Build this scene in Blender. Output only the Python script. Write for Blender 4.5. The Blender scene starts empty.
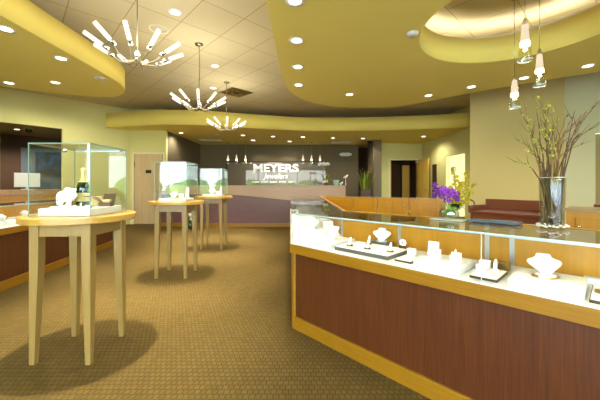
import bpy, bmesh, math, random
from mathutils import Matrix, Vector
random.seed(7)
PI = math.pi
SC = bpy.context.scene
COL = SC.collection
H = 1.2            # camera height
F = 300.0          # focal length in pixels (600 px frame)
HY = 185.0         # image row of the horizon

def at(px, py, z):
    d = F * (H - z) / (py - HY)
    return Vector(((px - 300) / F * d, d, z))
def atd(px, py, d):
    return Vector(((px - 300) / F * d, d, H + (HY - py) / F * d))

# ------------------------------------------------------------------ materials
MATS = {}
def srgb(r, g, b):
    f = lambda c: (c / 255 / 12.92) if c / 255 <= 0.04045 else ((c / 255 + 0.055) / 1.055) ** 2.4
    return (f(r), f(g), f(b), 1)
def new_mat(name):
    m = bpy.data.materials.new(name); m.use_nodes = True
    nt = m.node_tree
    for n in list(nt.nodes): nt.nodes.remove(n)
    out = nt.nodes.new('ShaderNodeOutputMaterial')
    MATS[name] = m
    return m, nt, out
def N(nt, t, **kw):
    n = nt.nodes.new(t)
    for k, v in kw.items():
        if k in n.inputs.keys() if isinstance(k, str) else False: n.inputs[k].default_value = v
        else: setattr(n, k, v)
    return n
def L(nt, a, ao, b, bi): nt.links.new(a.outputs[ao], b.inputs[bi])

def plain(name, col, rough=0.5, metal=0.0, spec=0.5, var=0.06, vscale=6.0, bump=0.0, bscale=120.0, coat=0.0):
    m, nt, out = new_mat(name)
    p = N(nt, 'ShaderNodeBsdfPrincipled')
    p.inputs['Roughness'].default_value = rough; p.inputs['Metallic'].default_value = metal
    p.inputs['Specular IOR Level'].default_value = spec
    p.inputs['Coat Weight'].default_value = coat; p.inputs['Coat Roughness'].default_value = 0.05
    tc = N(nt, 'ShaderNodeTexCoord')
    nz = N(nt, 'ShaderNodeTexNoise'); nz.inputs['Scale'].default_value = vscale; nz.inputs['Detail'].default_value = 3
    L(nt, tc, 'Object', nz, 'Vector')
    mx = N(nt, 'ShaderNodeMix', data_type='RGBA')
    mx.inputs[6].default_value = tuple(c * (1 - var) for c in col[:3]) + (1,)
    mx.inputs[7].default_value = tuple(min(1, c * (1 + var)) for c in col[:3]) + (1,)
    L(nt, nz, 'Fac', mx, 0); nt.links.new(mx.outputs[2], p.inputs['Base Color'])
    if bump:
        b = N(nt, 'ShaderNodeBump'); b.inputs['Strength'].default_value = bump; b.inputs['Distance'].default_value = 0.004
        n2 = N(nt, 'ShaderNodeTexNoise'); n2.inputs['Scale'].default_value = bscale
        L(nt, tc, 'Object', n2, 'Vector'); L(nt, n2, 'Fac', b, 'Height'); L(nt, b, 'Normal', p, 'Normal')
    L(nt, p, 'BSDF', out, 'Surface')
    return m
def wood(name, c1, c2, grain=(30, 30, 1.6), rough=0.38, rot=(0, 0, 0), contrast=1.0, coat=0.15):
    m, nt, out = new_mat(name)
    p = N(nt, 'ShaderNodeBsdfPrincipled'); p.inputs['Roughness'].default_value = rough
    p.inputs['Coat Weight'].default_value = coat; p.inputs['Coat Roughness'].default_value = 0.2
    tc = N(nt, 'ShaderNodeTexCoord'); mp = N(nt, 'ShaderNodeMapping')
    mp.inputs['Scale'].default_value = grain; mp.inputs['Rotation'].default_value = rot
    L(nt, tc, 'Object', mp, 'Vector')
    n1 = N(nt, 'ShaderNodeTexNoise'); n1.inputs['Scale'].default_value = 1.0; n1.inputs['Detail'].default_value = 5; n1.inputs['Distortion'].default_value = 1.2
    L(nt, mp, 'Vector', n1, 'Vector')
    n2 = N(nt, 'ShaderNodeTexNoise'); n2.inputs['Scale'].default_value = 4.0; n2.inputs['Detail'].default_value = 4
    L(nt, mp, 'Vector', n2, 'Vector')
    ad = N(nt, 'ShaderNodeMath', operation='MULTIPLY_ADD'); ad.inputs[1].default_value = 0.45
    L(nt, n2, 'Fac', ad, 0)
    ml = N(nt, 'ShaderNodeMath', operation='MULTIPLY'); ml.inputs[1].default_value = 0.55
    L(nt, n1, 'Fac', ml, 0); L(nt, ml, 0, ad, 2)
    r = N(nt, 'ShaderNodeValToRGB')
    r.color_ramp.elements[0].position = 0.5 - 0.16 / contrast; r.color_ramp.elements[0].color = c1
    r.color_ramp.elements[1].position = 0.5 + 0.16 / contrast; r.color_ramp.elements[1].color = c2
    L(nt, ad, 0, r, 'Fac'); L(nt, r, 'Color', p, 'Base Color'); L(nt, p, 'BSDF', out, 'Surface')
    return m
def glass(name, tint=(0.97, 0.99, 0.98), f0=0.05, gain=1.0, rough=0.0):
    m, nt, out = new_mat(name)
    lw = N(nt, 'ShaderNodeLayerWeight'); lw.inputs['Blend'].default_value = 0.5
    pw = N(nt, 'ShaderNodeMath', operation='POWER'); pw.inputs[1].default_value = 5; L(nt, lw, 'Facing', pw, 0)
    ma = N(nt, 'ShaderNodeMath', operation='MULTIPLY_ADD'); ma.inputs[1].default_value = (1 - f0) * gain; ma.inputs[2].default_value = f0
    L(nt, pw, 0, ma, 0)
    ma.use_clamp = True
    t = N(nt, 'ShaderNodeBsdfTransparent'); t.inputs['Color'].default_value = tint + (1,)
    g = N(nt, 'ShaderNodeBsdfAnisotropic') if False else N(nt, 'ShaderNodeBsdfGlossy'); g.inputs['Roughness'].default_value = rough
    mx = N(nt, 'ShaderNodeMixShader'); L(nt, ma, 0, mx, 'Fac'); L(nt, t, 'BSDF', mx, 1); L(nt, g, 'BSDF', mx, 2)
    L(nt, mx, 'Shader', out, 'Surface')
    return m
def emit(name, col, strength):
    m, nt, out = new_mat(name)
    e = N(nt, 'ShaderNodeEmission'); e.inputs['Color'].default_value = tuple(col) + (1,); e.inputs['Strength'].default_value = strength
    L(nt, e, 'Emission', out, 'Surface'); return m

def carpet_mat():
    m, nt, out = new_mat('carpet')
    p = N(nt, 'ShaderNodeBsdfPrincipled'); p.inputs['Roughness'].default_value = 0.95; p.inputs['Specular IOR Level'].default_value = 0.1
    tc = N(nt, 'ShaderNodeTexCoord')
    br = N(nt, 'ShaderNodeTexBrick'); br.offset = 0.5
    br.inputs['Scale'].default_value = 1.0; br.inputs['Brick Width'].default_value = 0.034; br.inputs['Row Height'].default_value = 0.040
    br.inputs['Mortar Size'].default_value = 0.0042; br.inputs['Mortar Smooth'].default_value = 1.0; br.inputs['Bias'].default_value = 0.0
    br.inputs['Color1'].default_value = srgb(111, 91, 46); br.inputs['Color2'].default_value = srgb(102, 82, 40); br.inputs['Mortar'].default_value = srgb(74, 58, 24)
    L(nt, tc, 'Object', br, 'Vector')
    nz = N(nt, 'ShaderNodeTexNoise'); nz.inputs['Scale'].default_value = 160; nz.inputs['Detail'].default_value = 2
    L(nt, tc, 'Object', nz, 'Vector')
    mx = N(nt, 'ShaderNodeMix', data_type='RGBA', blend_type='MULTIPLY'); mx.inputs[0].default_value = 0.5
    rp = N(nt, 'ShaderNodeValToRGB'); rp.color_ramp.elements[0].position = 0.3; rp.color_ramp.elements[0].color = (.45, .42, .36, 1); rp.color_ramp.elements[1].position = 0.6
    L(nt, nz, 'Fac', rp, 'Fac')
    nt.links.new(br.outputs['Color'], mx.inputs[6]); nt.links.new(rp.outputs['Color'], mx.inputs[7])
    nt.links.new(mx.outputs[2], p.inputs['Base Color'])
    b = N(nt, 'ShaderNodeBump'); b.inputs['Strength'].default_value = 0.4; b.inputs['Distance'].default_value = 0.004; b.invert = True
    L(nt, br, 'Fac', b, 'Height'); L(nt, b, 'Normal', p, 'Normal')
    L(nt, p, 'BSDF', out, 'Surface'); return m
def tile_mat():
    m, nt, out = new_mat('ceiling_tile')
    p = N(nt, 'ShaderNodeBsdfPrincipled'); p.inputs['Roughness'].default_value = 0.9; p.inputs['Specular IOR Level'].default_value = 0.1
    tc = N(nt, 'ShaderNodeTexCoord'); mp = N(nt, 'ShaderNodeMapping'); mp.inputs['Rotation'].default_value = (0, 0, math.atan2(0.725, 0.6887))
    mp.inputs['Location'].default_value = (0.17, 0.12, 0)
    L(nt, tc, 'Object', mp, 'Vector')
    br = N(nt, 'ShaderNodeTexBrick'); br.offset = 0.0
    br.inputs['Scale'].default_value = 1.0; br.inputs['Brick Width'].default_value = 0.68; br.inputs['Row Height'].default_value = 0.61
    br.inputs['Mortar Size'].default_value = 0.007; br.inputs['Mortar Smooth'].default_value = 0.3
    br.inputs['Color1'].default_value = srgb(212, 199, 160); br.inputs['Color2'].default_value = srgb(207, 193, 153); br.inputs['Mortar'].default_value = srgb(168, 150, 104)
    L(nt, mp, 'Vector', br, 'Vector')
    nz = N(nt, 'ShaderNodeTexNoise'); nz.inputs['Scale'].default_value = 90; nz.inputs['Detail'].default_value = 4
    L(nt, tc, 'Object', nz, 'Vector')
    mx = N(nt, 'ShaderNodeMix', data_type='RGBA', blend_type='MULTIPLY'); mx.inputs[0].default_value = 0.12
    nt.links.new(br.outputs['Color'], mx.inputs[6]); nt.links.new(nz.outputs['Color'], mx.inputs[7]); nt.links.new(mx.outputs[2], p.inputs['Base Color'])
    L(nt, p, 'BSDF', out, 'Surface'); return m

carpet_mat(); tile_mat()
plain('canopy_paint', srgb(232, 210, 110), 0.75, var=0.03, vscale=1.5, spec=0.25)
plain('wall_olive', srgb(211, 203, 134), 0.8, var=0.03, vscale=1.5, spec=0.2)
plain('wall_tan', srgb(192, 174, 114), 0.8, var=0.03, vscale=1.5, spec=0.2)
plain('wall_sage', srgb(196, 190, 150), 0.8, var=0.03, vscale=1.5, spec=0.2)
plain('wall_cream', srgb(226, 214, 172), 0.8, var=0.03, vscale=1.5, spec=0.2)
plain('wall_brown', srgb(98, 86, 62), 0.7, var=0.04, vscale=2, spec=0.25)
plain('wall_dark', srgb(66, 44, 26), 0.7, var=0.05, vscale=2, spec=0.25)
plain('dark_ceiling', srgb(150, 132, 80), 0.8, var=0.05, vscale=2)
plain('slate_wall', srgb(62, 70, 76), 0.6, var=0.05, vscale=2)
plain('white_gloss', srgb(224, 222, 214), 0.35, var=0.02)
plain('white_matte', srgb(238, 236, 228), 0.6, var=0.02, bump=0.15, bscale=300)
plain('white_grey', srgb(205, 208, 210), 0.5, var=0.03)
plain('tray_grey', srgb(96, 92, 84), 0.35, var=0.05)
plain('tray_dark', srgb(70, 52, 30), 0.4, var=0.08)
plain('gold', srgb(196, 152, 62), 0.28, metal=1.0, var=0.05)
plain('brass', srgb(150, 122, 62), 0.35, metal=1.0, var=0.05)
plain('chrome', srgb(215, 216, 214), 0.18, metal=1.0, var=0.02)
plain('aluminium', srgb(200, 204, 206), 0.3, metal=0.9, var=0.03)
plain('nickel', srgb(158, 146, 116), 0.3, metal=1.0, var=0.03)
plain('black_plastic', srgb(20, 18, 16), 0.35, var=0.05)
plain('grey_plastic', srgb(196, 188, 160), 0.5, var=0.04)
plain('glass_edge', srgb(196, 216, 208), 0.15, var=0.04, vscale=12)
plain('glass_edge_green', srgb(128, 156, 138), 0.15, var=0.05, vscale=12)
plain('gem_clear', srgb(225, 232, 238), 0.05, metal=0.6, var=0.05)
plain('gem_red', srgb(150, 30, 34), 0.08, var=0.05)
plain('bottle_green', srgb(14, 40, 22), 0.08, var=0.1, spec=0.8)
plain('foil_gold', srgb(232, 206, 120), 0.3, metal=0.35, var=0.06, bump=0.4, bscale=90)
plain('paper_gold', srgb(222, 206, 140), 0.5, var=0.05)
plain('leather_brown', srgb(92, 58, 34), 0.45, var=0.1)
plain('purple_petal', srgb(150, 62, 176), 0.5, var=0.25, vscale=60)
plain('violet_petal', srgb(118, 44, 150), 0.5, var=0.25, vscale=60)
plain('yellow_petal', srgb(190, 166, 24), 0.5, var=0.2, vscale=50)
plain('leaf_green', srgb(96, 132, 36), 0.45, var=0.25, vscale=30)
plain('leaf_lime', srgb(158, 172, 40), 0.5, var=0.2, vscale=30)
plain('grass_green', srgb(90, 100, 34), 0.5, var=0.3, vscale=20)
plain('bark', srgb(92, 66, 38), 0.8, var=0.3, vscale=40)
plain('bark_light', srgb(132, 104, 56), 0.8, var=0.3, vscale=40)
plain('white_petal', srgb(246, 242, 226), 0.5, var=0.04)
plain('aqua_ceramic', srgb(150, 190, 172), 0.25, var=0.05)
plain('pebble', srgb(228, 222, 208), 0.6, var=0.1, vscale=40)
plain('planter_brown', srgb(84, 60, 40), 0.5, var=0.1)
plain('soil', srgb(50, 36, 24), 0.95, var=0.2, vscale=40)
plain('pad_slate', srgb(66, 88, 102), 0.55, var=0.05)
plain('asphalt', srgb(196, 196, 190), 0.9, var=0.15, vscale=3)
plain('leaves_outside', srgb(134, 164, 96), 0.8, var=0.4, vscale=3)
plain('lettering', srgb(250, 250, 244), 0.4, var=0.01)
plain('sign_blue', srgb(40, 110, 190), 0.4, var=0.03)
wood('maple', srgb(136, 108, 52), srgb(152, 124, 66), (26, 26, 1.4), 0.35, contrast=0.7)
wood('maple_flat', srgb(170, 128, 48), srgb(188, 148, 66), (2.0, 30, 30), 0.3, contrast=0.7)
wood('orange_wood', srgb(160, 110, 12), srgb(178, 126, 20), (14, 14, 1.0), 0.35, contrast=0.8)
wood('trim_wood', srgb(136, 92, 12), srgb(156, 110, 20), (2, 2, 34), 0.35, contrast=0.8)
wood('cherry', srgb(66, 30, 10), srgb(97, 50, 18), (34, 34, 1.3), 0.36, contrast=0.9)
wood('mahogany', srgb(92, 48, 28), srgb(118, 66, 40), (4, 4, 30), 0.35, contrast=0.8)
wood('plum_laminate', srgb(94, 60, 60), srgb(118, 80, 76), (2, 2, 26), 0.4, contrast=0.7)
wood('pale_laminate', srgb(164, 128, 96), srgb(180, 146, 112), (2, 2, 20), 0.4, contrast=0.7)
wood('door_wood', srgb(188, 158, 112), srgb(210, 182, 136), (16, 16, 1.0), 0.4, contrast=0.8)
wood('door_gold', srgb(198, 160, 66), srgb(214, 178, 84), (12, 12, 1.0), 0.4, contrast=0.7)
wood('oak_top', srgb(150, 108, 62), srgb(176, 132, 80), (2, 20, 20), 0.3)
glass('case_glass', (0.965, 0.985, 0.97), 0.034, 0.7)
glass('top_glass', (0.95, 0.97, 0.955), 0.05, 1.0)
glass('window_glass', (0.97, 0.98, 0.98), 0.05, 1.0)
glass('vase_glass', (0.90, 0.93, 0.92), 0.10, 1.0)
glass('shade_glass', (0.93, 0.92, 0.86), 0.12, 1.2, 0.02)
emit('lens_glow', (1.0, 0.92, 0.76), 5.0)
emit('tube_glow', (1.0, 0.92, 0.76), 1.5)
emit('pendant_glow', (1.0, 0.86, 0.60), 7.0)
emit('frost_glow', (1.0, 0.86, 0.62), 1.1)
emit('led_glow', (1.0, 0.97, 0.88), 2.0)
emit('cove_glow', (1.0, 0.94, 0.80), 22.0)
def screen_mat():
    m, nt, out = new_mat('tv_screen')
    tc = N(nt, 'ShaderNodeTexCoord'); nz = N(nt, 'ShaderNodeTexNoise'); nz.inputs['Scale'].default_value = 4; nz.inputs['Detail'].default_value = 3
    L(nt, tc, 'Object', nz, 'Vector')
    r = N(nt, 'ShaderNodeValToRGB'); r.color_ramp.elements[0].position = .45; r.color_ramp.elements[0].color = (.005, .012, .022, 1); r.color_ramp.elements[1].position = .75; r.color_ramp.elements[1].color = (.03, .10, .22, 1)
    L(nt, nz, 'Fac', r, 'Fac'); e = N(nt, 'ShaderNodeEmission'); L(nt, r, 'Color', e, 'Color'); e.inputs['Strength'].default_value = 1.0
    L(nt, e, 'Emission', out, 'Surface')
screen_mat()
def dark_mirror():
    m, nt, out = new_mat('bronze_mirror')
    d = N(nt, 'ShaderNodeBsdfPrincipled'); d.inputs['Base Color'].default_value = srgb(84, 66, 38); d.inputs['Roughness'].default_value = .4
    g = N(nt, 'ShaderNodeBsdfGlossy'); g.inputs['Roughness'].default_value = 0.01; g.inputs['Color'].default_value = (.95, .92, .8, 1)
    mx = N(nt, 'ShaderNodeMixShader'); mx.inputs['Fac'].default_value = 0.03
    L(nt, d, 'BSDF', mx, 1); L(nt, g, 'BSDF', mx, 2); L(nt, mx, 'Shader', out, 'Surface')
dark_mirror()

# ------------------------------------------------------------------ mesh builder
class MB:
    def __init__(s): s.v = []; s.f = []; s.mi = []; s.sm = []; s.cur = 0
    def add(s, verts, faces, M=None, smooth=False):
        b = len(s.v)
        for v in verts:
            v = Vector(v); s.v.append(tuple(M @ v) if M is not None else tuple(v))
        for f in faces: s.f.append([b + i for i in f]); s.mi.append(s.cur); s.sm.append(smooth)
        return s
    def box(s, sx, sy, sz, M=None, taper=1.0):
        a, b = sx / 2, sy / 2; c, d = a * taper, b * taper
        return s.add([(-a, -b, 0), (a, -b, 0), (a, b, 0), (-a, b, 0), (-c, -d, sz), (c, -d, sz), (c, d, sz), (-c, d, sz)],
                     [(3, 2, 1, 0), (4, 5, 6, 7), (0, 1, 5, 4), (1, 2, 6, 5), (2, 3, 7, 6), (3, 0, 4, 7)], M)
    def bb(s, x0, x1, y0, y1, z0, z1):
        return s.box(x1 - x0, y1 - y0, z1 - z0, Matrix.Translation(((x0 + x1) / 2, (y0 + y1) / 2, z0)))
    def prism(s, poly, z0, z1, M=None):
        area = sum(poly[i][0] * poly[(i + 1) % len(poly)][1] - poly[(i + 1) % len(poly)][0] * poly[i][1] for i in range(len(poly)))
        if area < 0: poly = poly[::-1]
        n = len(poly)
        vs = [(p[0], p[1], z0) for p in poly] + [(p[0], p[1], z1) for p in poly]
        fs = [tuple(range(n))[::-1], tuple(range(n, 2 * n))] + [(i, (i + 1) % n, n + (i + 1) % n, n + i) for i in range(n)]
        return s.add(vs, fs, M)
    def lathe(s, prof, seg=24, M=None, smooth=True, close=True):
        vs = []; fs = []; n = len(prof)
        for k in range(seg):
            a = 2 * PI * k / seg
            for r, z in prof: vs.append((r * math.cos(a), r * math.sin(a), z))
        for k in range(seg):
            k2 = (k + 1) % seg
            for i in range(n - 1): fs.append((k * n + i, k2 * n + i, k2 * n + i + 1, k * n + i + 1))
        s.add(vs, fs, M, smooth)
        if close:
            if prof[0][0] > 1e-5: s.add([(prof[0][0] * math.cos(2 * PI * k / seg), prof[0][0] * math.sin(2 * PI * k / seg), prof[0][1]) for k in range(seg)], [tuple(range(seg))[::-1]], M)
            if prof[-1][0] > 1e-5: s.add([(prof[-1][0] * math.cos(2 * PI * k / seg), prof[-1][0] * math.sin(2 * PI * k / seg), prof[-1][1]) for k in range(seg)], [tuple(range(seg))], M)
        return s
    def loft(s, rings, M=None, smooth=True):
        n = len(rings[0]); vs = [p for r in rings for p in r]; fs = []
        for i in range(len(rings) - 1):
            for k in range(n): fs.append((i * n + k, i * n + (k + 1) % n, (i + 1) * n + (k + 1) % n, (i + 1) * n + k))
        fs.append(tuple(range(n))[::-1]); fs.append(tuple(range((len(rings) - 1) * n, len(rings) * n)))
        return s.add(vs, fs, M, smooth)
    def tube(s, pts, rad, seg=8, M=None, smooth=True):
        pts = [Vector(p) for p in pts]; rings = []
        if not hasattr(rad, '__len__'): rad = [rad] * len(pts)
        for i, p in enumerate(pts):
            t = (pts[min(i + 1, len(pts) - 1)] - pts[max(i - 1, 0)])
            t = t.normalized() if t.length > 1e-9 else Vector((0, 0, 1))
            up = Vector((0, 0, 1)) if abs(t.z) < .95 else Vector((1, 0, 0))
            a = t.cross(up).normalized(); b = a.cross(t).normalized()
            rings.append([tuple(p + (a * math.cos(2 * PI * k / seg) + b * math.sin(2 * PI * k / seg)) * rad[i]) for k in range(seg)])
        return s.loft(rings, M, smooth)
    def ball(s, c, r, sc=(1, 1, 1), seg=12, M=None):
        prof = [(math.sin(PI * i / (seg // 2 + 1)) * r, -math.cos(PI * i / (seg // 2 + 1)) * r) for i in range(seg // 2 + 2)]
        prof[0] = (1e-4 * r, -r); prof[-1] = (1e-4 * r, r)
        T = Matrix.Translation(c) @ Matrix.Diagonal((sc[0], sc[1], sc[2], 1))
        return s.lathe(prof, seg, (M @ T) if M is not None else T)
    def build(s, name, mat, parent=None, world=False, bevel=0.0, kind=None):
        me = bpy.data.meshes.new(name)
        off = Vector((0, 0, 0))
        if world and parent is not None:
            r = parent
            while r is not None: off += r.location; r = r.parent
        me.from_pydata([tuple(Vector(v) - off) for v in s.v], [], s.f)
        for m in (mat if isinstance(mat, (list, tuple)) else [mat]): me.materials.append(MATS[m])
        for p, mi, sm in zip(me.polygons, s.mi, s.sm): p.material_index = mi; p.use_smooth = sm
        me.validate(); me.update()
        bm = bmesh.new(); bm.from_mesh(me); bmesh.ops.recalc_face_normals(bm, faces=bm.faces); bm.to_mesh(me); bm.free()
        o = bpy.data.objects.new(name, me); COL.objects.link(o)
        if parent is not None: o.parent = parent
        if bevel:
            b = o.modifiers.new('bevel', 'BEVEL'); b.width = bevel; b.segments = 2; b.limit_method = 'ANGLE'; b.angle_limit = math.radians(40)
        if kind: o['kind'] = kind
        return o

def T(x=0, y=0, z=0, rz=0, rx=0, ry=0):
    return Matrix.Translation((x, y, z)) @ Matrix.Rotation(rz, 4, 'Z') @ Matrix.Rotation(ry, 4, 'Y') @ Matrix.Rotation(rx, 4, 'X')
def tag(o, label, cat, group=None, kind=None):
    o['label'] = label; o['category'] = cat
    if group: o['group'] = group
    if kind: o['kind'] = kind
    return o
def thing(name, label, cat, loc=(0, 0, 0), rz=0, group=None):
    o = bpy.data.objects.new(name, None); COL.objects.link(o); o.empty_display_size = 0.05
    o.location = loc; o.rotation_euler = (0, 0, rz)
    return tag(o, label, cat, group)
def copy_tree(o, parent=None):
    c = o.copy(); COL.objects.link(c)
    if parent is not None: c.parent = parent
    for ch in list(o.children): copy_tree(ch, c)
    return c
def dup(o, label, loc, rz=None):
    c = copy_tree(o); c.location = loc; c['label'] = label
    if rz is not None: c.rotation_euler = (0, 0, rz)
    return c
def spline(pts, n=8, closed=False):
    out = []; m = len(pts)
    for i in range(m if closed else m - 1):
        p = [Vector(pts[(i + k) % m] if closed else pts[min(max(i + k, 0), m - 1)]) for k in (-1, 0, 1, 2)]
        for j in range(n):
            t = j / n
            out.append(0.5 * ((2 * p[1]) + (p[2] - p[0]) * t + (2 * p[0] - 5 * p[1] + 4 * p[2] - p[3]) * t * t + (-p[0] + 3 * p[1] - 3 * p[2] + p[3]) * t ** 3))
    if not closed: out.append(Vector(pts[-1]))
    return out
def slab(name, outline, z0, z1, mat, hole=None):
    bm = bmesh.new()
    def ring(pl, z): return [bm.verts.new((p[0], p[1], z)) for p in pl]
    loops = [outline] + ([hole] if hole else [])
    for z, flip in ((z0, True), (z1, False)):
        es = []
        for lp in loops:
            vs = ring(lp, z)
            for i in range(len(vs)): es.append(bm.edges.new((vs[i], vs[(i + 1) % len(vs)])))
        bmesh.ops.triangle_fill(bm, edges=es, use_beauty=True)
    for lp in loops:
        a = ring(lp, z0); b = ring(lp, z1)
        for i in range(len(a)):
            j = (i + 1) % len(a); f = bm.faces.new((a[i], a[j], b[j], b[i])); f.smooth = True
    bmesh.ops.remove_doubles(bm, verts=bm.verts, dist=1e-5)
    bmesh.ops.recalc_face_normals(bm, faces=bm.faces)
    me = bpy.data.meshes.new(name); bm.to_mesh(me); bm.free(); me.materials.append(MATS[mat])
    me.shade_smooth()
    o = bpy.data.objects.new(name, me); COL.objects.link(o); o['kind'] = 'structure'
    for p in me.polygons: p.use_smooth = abs(p.normal.z) < 0.5
    return o
def wall(name, p0, p1, z0, z1, mat, holes=(), th=0.12, side=1):
    p0 = Vector(p0); p1 = Vector(p1); d = p1 - p0; ln = d.length; u = d / ln; n = Vector((-u.y, u.x)) * side
    m = MB()
    def seg(a0, a1, b0, b1):
        if a1 - a0 < 1e-4 or b1 - b0 < 1e-4: return
        q = [p0 + u * a0, p0 + u * a1, p0 + u * a1 + n * th, p0 + u * a0 + n * th]
        m.prism([tuple(x) for x in q], b0, b1)
    x = 0
    for a0, a1, b0, b1 in sorted(holes):
        seg(x, a0, z0, z1); seg(a0, a1, z0, b0); seg(a0, a1, b1, z1); x = a1
    seg(x, ln, z0, z1)
    return m.build(name, mat, kind='structure')
def struct(name, m, mat, parent=None, **k):
    return m.build(name, mat, parent, kind=None if parent else 'structure', **k)
def mbb(*a): return MB().bb(*a)

# ------------------------------------------------------------------ room shell
CH = 3.52
struct('floor', mbb(-10.5, 9.8, -3.1, 15.2, -0.1, 0.0), 'carpet')
struct('ceiling', mbb(-10.5, 9.8, -3.1, 15.2, CH, CH + 0.1), 'ceiling_tile')
# left wall, set at an angle, with a wide opening to a dark room
A0 = Vector((-5.216, 9.2)); dl = Vector((-0.86, -1.0)) * .92; AL = A0 + dl * 3.06
ln = (AL - A0).length; tl = dl.length
wall('wall_left', A0, AL, 0, CH, 'wall_olive', [(1.36 * tl, 2.33 * tl, 0.0, 2.69)], side=-1)
wall('wall_side_left', (AL.x, AL.y), (AL.x, -3.0), 0, CH, 'wall_olive', side=-1)
# dark room behind the opening
o1 = A0 + dl * 1.05; o2 = A0 + dl * 2.9; nn = Vector((-dl.y, dl.x)).normalized() * -1.0   # out of the room
nn = Vector((-1.0, 0.86)).normalized()
b1 = o1 + nn * 2.6 + Vector((0.6, 0.6)); b2 = o2 + nn * 2.6 - Vector((0.9, 0.9))
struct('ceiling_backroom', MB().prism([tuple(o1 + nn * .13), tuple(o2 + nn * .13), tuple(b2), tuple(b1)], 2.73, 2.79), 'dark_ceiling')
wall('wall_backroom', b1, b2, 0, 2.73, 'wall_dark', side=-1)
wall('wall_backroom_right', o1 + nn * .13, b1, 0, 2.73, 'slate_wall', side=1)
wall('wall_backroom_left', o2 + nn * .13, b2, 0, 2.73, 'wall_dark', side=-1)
bw = (b2 - b1).normalized()
wall('wall_backroom_panel', b1 - nn * .10 + bw * 0.02, b1 - nn * .10 + bw * 1.75, 0, 2.35, 'slate_wall', th=.08, side=-1)
# door wall, return, back wall, recess, column
wall('wall_door', (-5.216, 9.2), (-4.112, 9.2), 0, CH, 'wall_olive', [(0.129, 1.012, 0, 2.15)], side=1)
wall('wall_return', (-4.114, 9.204), (-4.114, 12.4), 0, CH, 'wall_brown', side=1)
wall('wall_back', (-4.30, 12.4), (2.41, 12.4), 0, CH, 'wall_brown', side=1)
wall('wall_recess', (2.41, 12.5), (2.41, 13.6), 0, CH, 'wall_dark', side=1)
wall('wall_recess_end', (2.29, 13.6), (4.0, 13.6), 0, CH, 'wall_dark', side=1)
struct('wall_column', mbb(2.72, 3.02, 11.1, 12.05, 0, CH), 'wall_brown')
wall('wall_tan', (3.02, 12.05), (4.9, 12.05), 0, CH, 'wall_olive', [(0.60, 1.68, 0, 2.2)], side=1)
wall('wall_right_passage', (4.9, 12.17), (4.9, 8.65), 0, CH, 'wall_olive', [(2.10, 3.26, 0, 2.16)], side=1)
wall('wall_right_jog', (4.9, 8.65), (4.2, 7.41), 0, CH, 'wall_olive', side=1)
wall('wall_right_facing', (4.2, 7.4), (5.41, 6.13), 0, CH, 'wall_tan', side=1)
wall('wall_right_return', (5.412, 6.13), (6.6, 5.436), 0, CH, 'wall_sage', [(.46, 1.25, 0, 2.22)], side=1)
wall('wall_right', (6.6, 5.55), (6.6, -3.0), 0, CH, 'wall_sage', side=1)
# room seen through the passage door on the right, hall behind the far doorway
wall('wall_side_room', (8.2, 12.0), (8.2, 8.8), 0, 2.8, 'wall_cream', side=1)
wall('wall_side_room_far', (5.02, 11.4), (8.2, 11.4), 0, 2.8, 'wall_cream', side=1)
struct('ceiling_side_room', mbb(5.02, 8.2, 8.8, 11.4, 2.75, 2.8), 'wall_cream')
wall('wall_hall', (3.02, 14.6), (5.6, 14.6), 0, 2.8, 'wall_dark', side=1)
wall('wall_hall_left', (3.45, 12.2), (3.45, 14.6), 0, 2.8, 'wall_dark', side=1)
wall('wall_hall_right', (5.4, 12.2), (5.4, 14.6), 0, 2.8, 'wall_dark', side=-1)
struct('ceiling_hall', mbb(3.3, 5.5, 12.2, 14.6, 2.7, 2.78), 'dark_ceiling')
struct('trim_1', mbb(4.88, 4.94, 14.5, 14.59, 0, 2.2).bb(5.3, 5.36, 14.5, 14.59, 0, 2.2), 'wall_dark')
struct('door_5', mbb(4.94, 5.3, 14.53, 14.59, 0, 2.15), 'door_gold')
struct('door_6', mbb(4.0, 4.32, 14.53, 14.59, 0, 2.15), 'door_gold')
struct('trim_2', mbb(4.87, 4.899, 10.75, 11.05, 0, 1.95), 'wall_dark')
# doorway casings
def casing(name, x0, x1, y, z, w=0.06, mat='wall_olive'):
    struct(name, mbb(x0 - w, x0, y - .02, y + .125, 0, z + w).bb(x1, x1 + w, y - .02, y + .125, 0, z + w).bb(x0, x1, y - .02, y + .125, z, z + w), mat)
casing('trim_3', 3.62, 4.70, 12.05, 2.2, 0.05, 'wall_cream')
casing('trim_4', -5.087, -4.204, 9.2, 2.15, 0.05, 'wall_cream')
d1 = struct('door_1', mbb(-5.087, -4.204, 9.21, 9.255, 0.01, 2.15), 'door_wood')
MB().bb(-4.73, -4.56, 9.195, 9.21, 1.56, 1.66).build('room_plate', 'black_plastic', d1)
MB().tube([(-4.28, 9.21, 1.0), (-4.28, 9.15, 1.0), (-4.40, 9.145, 1.0)], 0.012).build('door_handle', 'chrome', d1)
mbb(-5.09, -5.07, 9.19, 9.21, 1.75, 1.9).bb(-5.09, -5.07, 9.19, 9.21, 0.3, 0.45).build('hinge', 'brass', d1)
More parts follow.
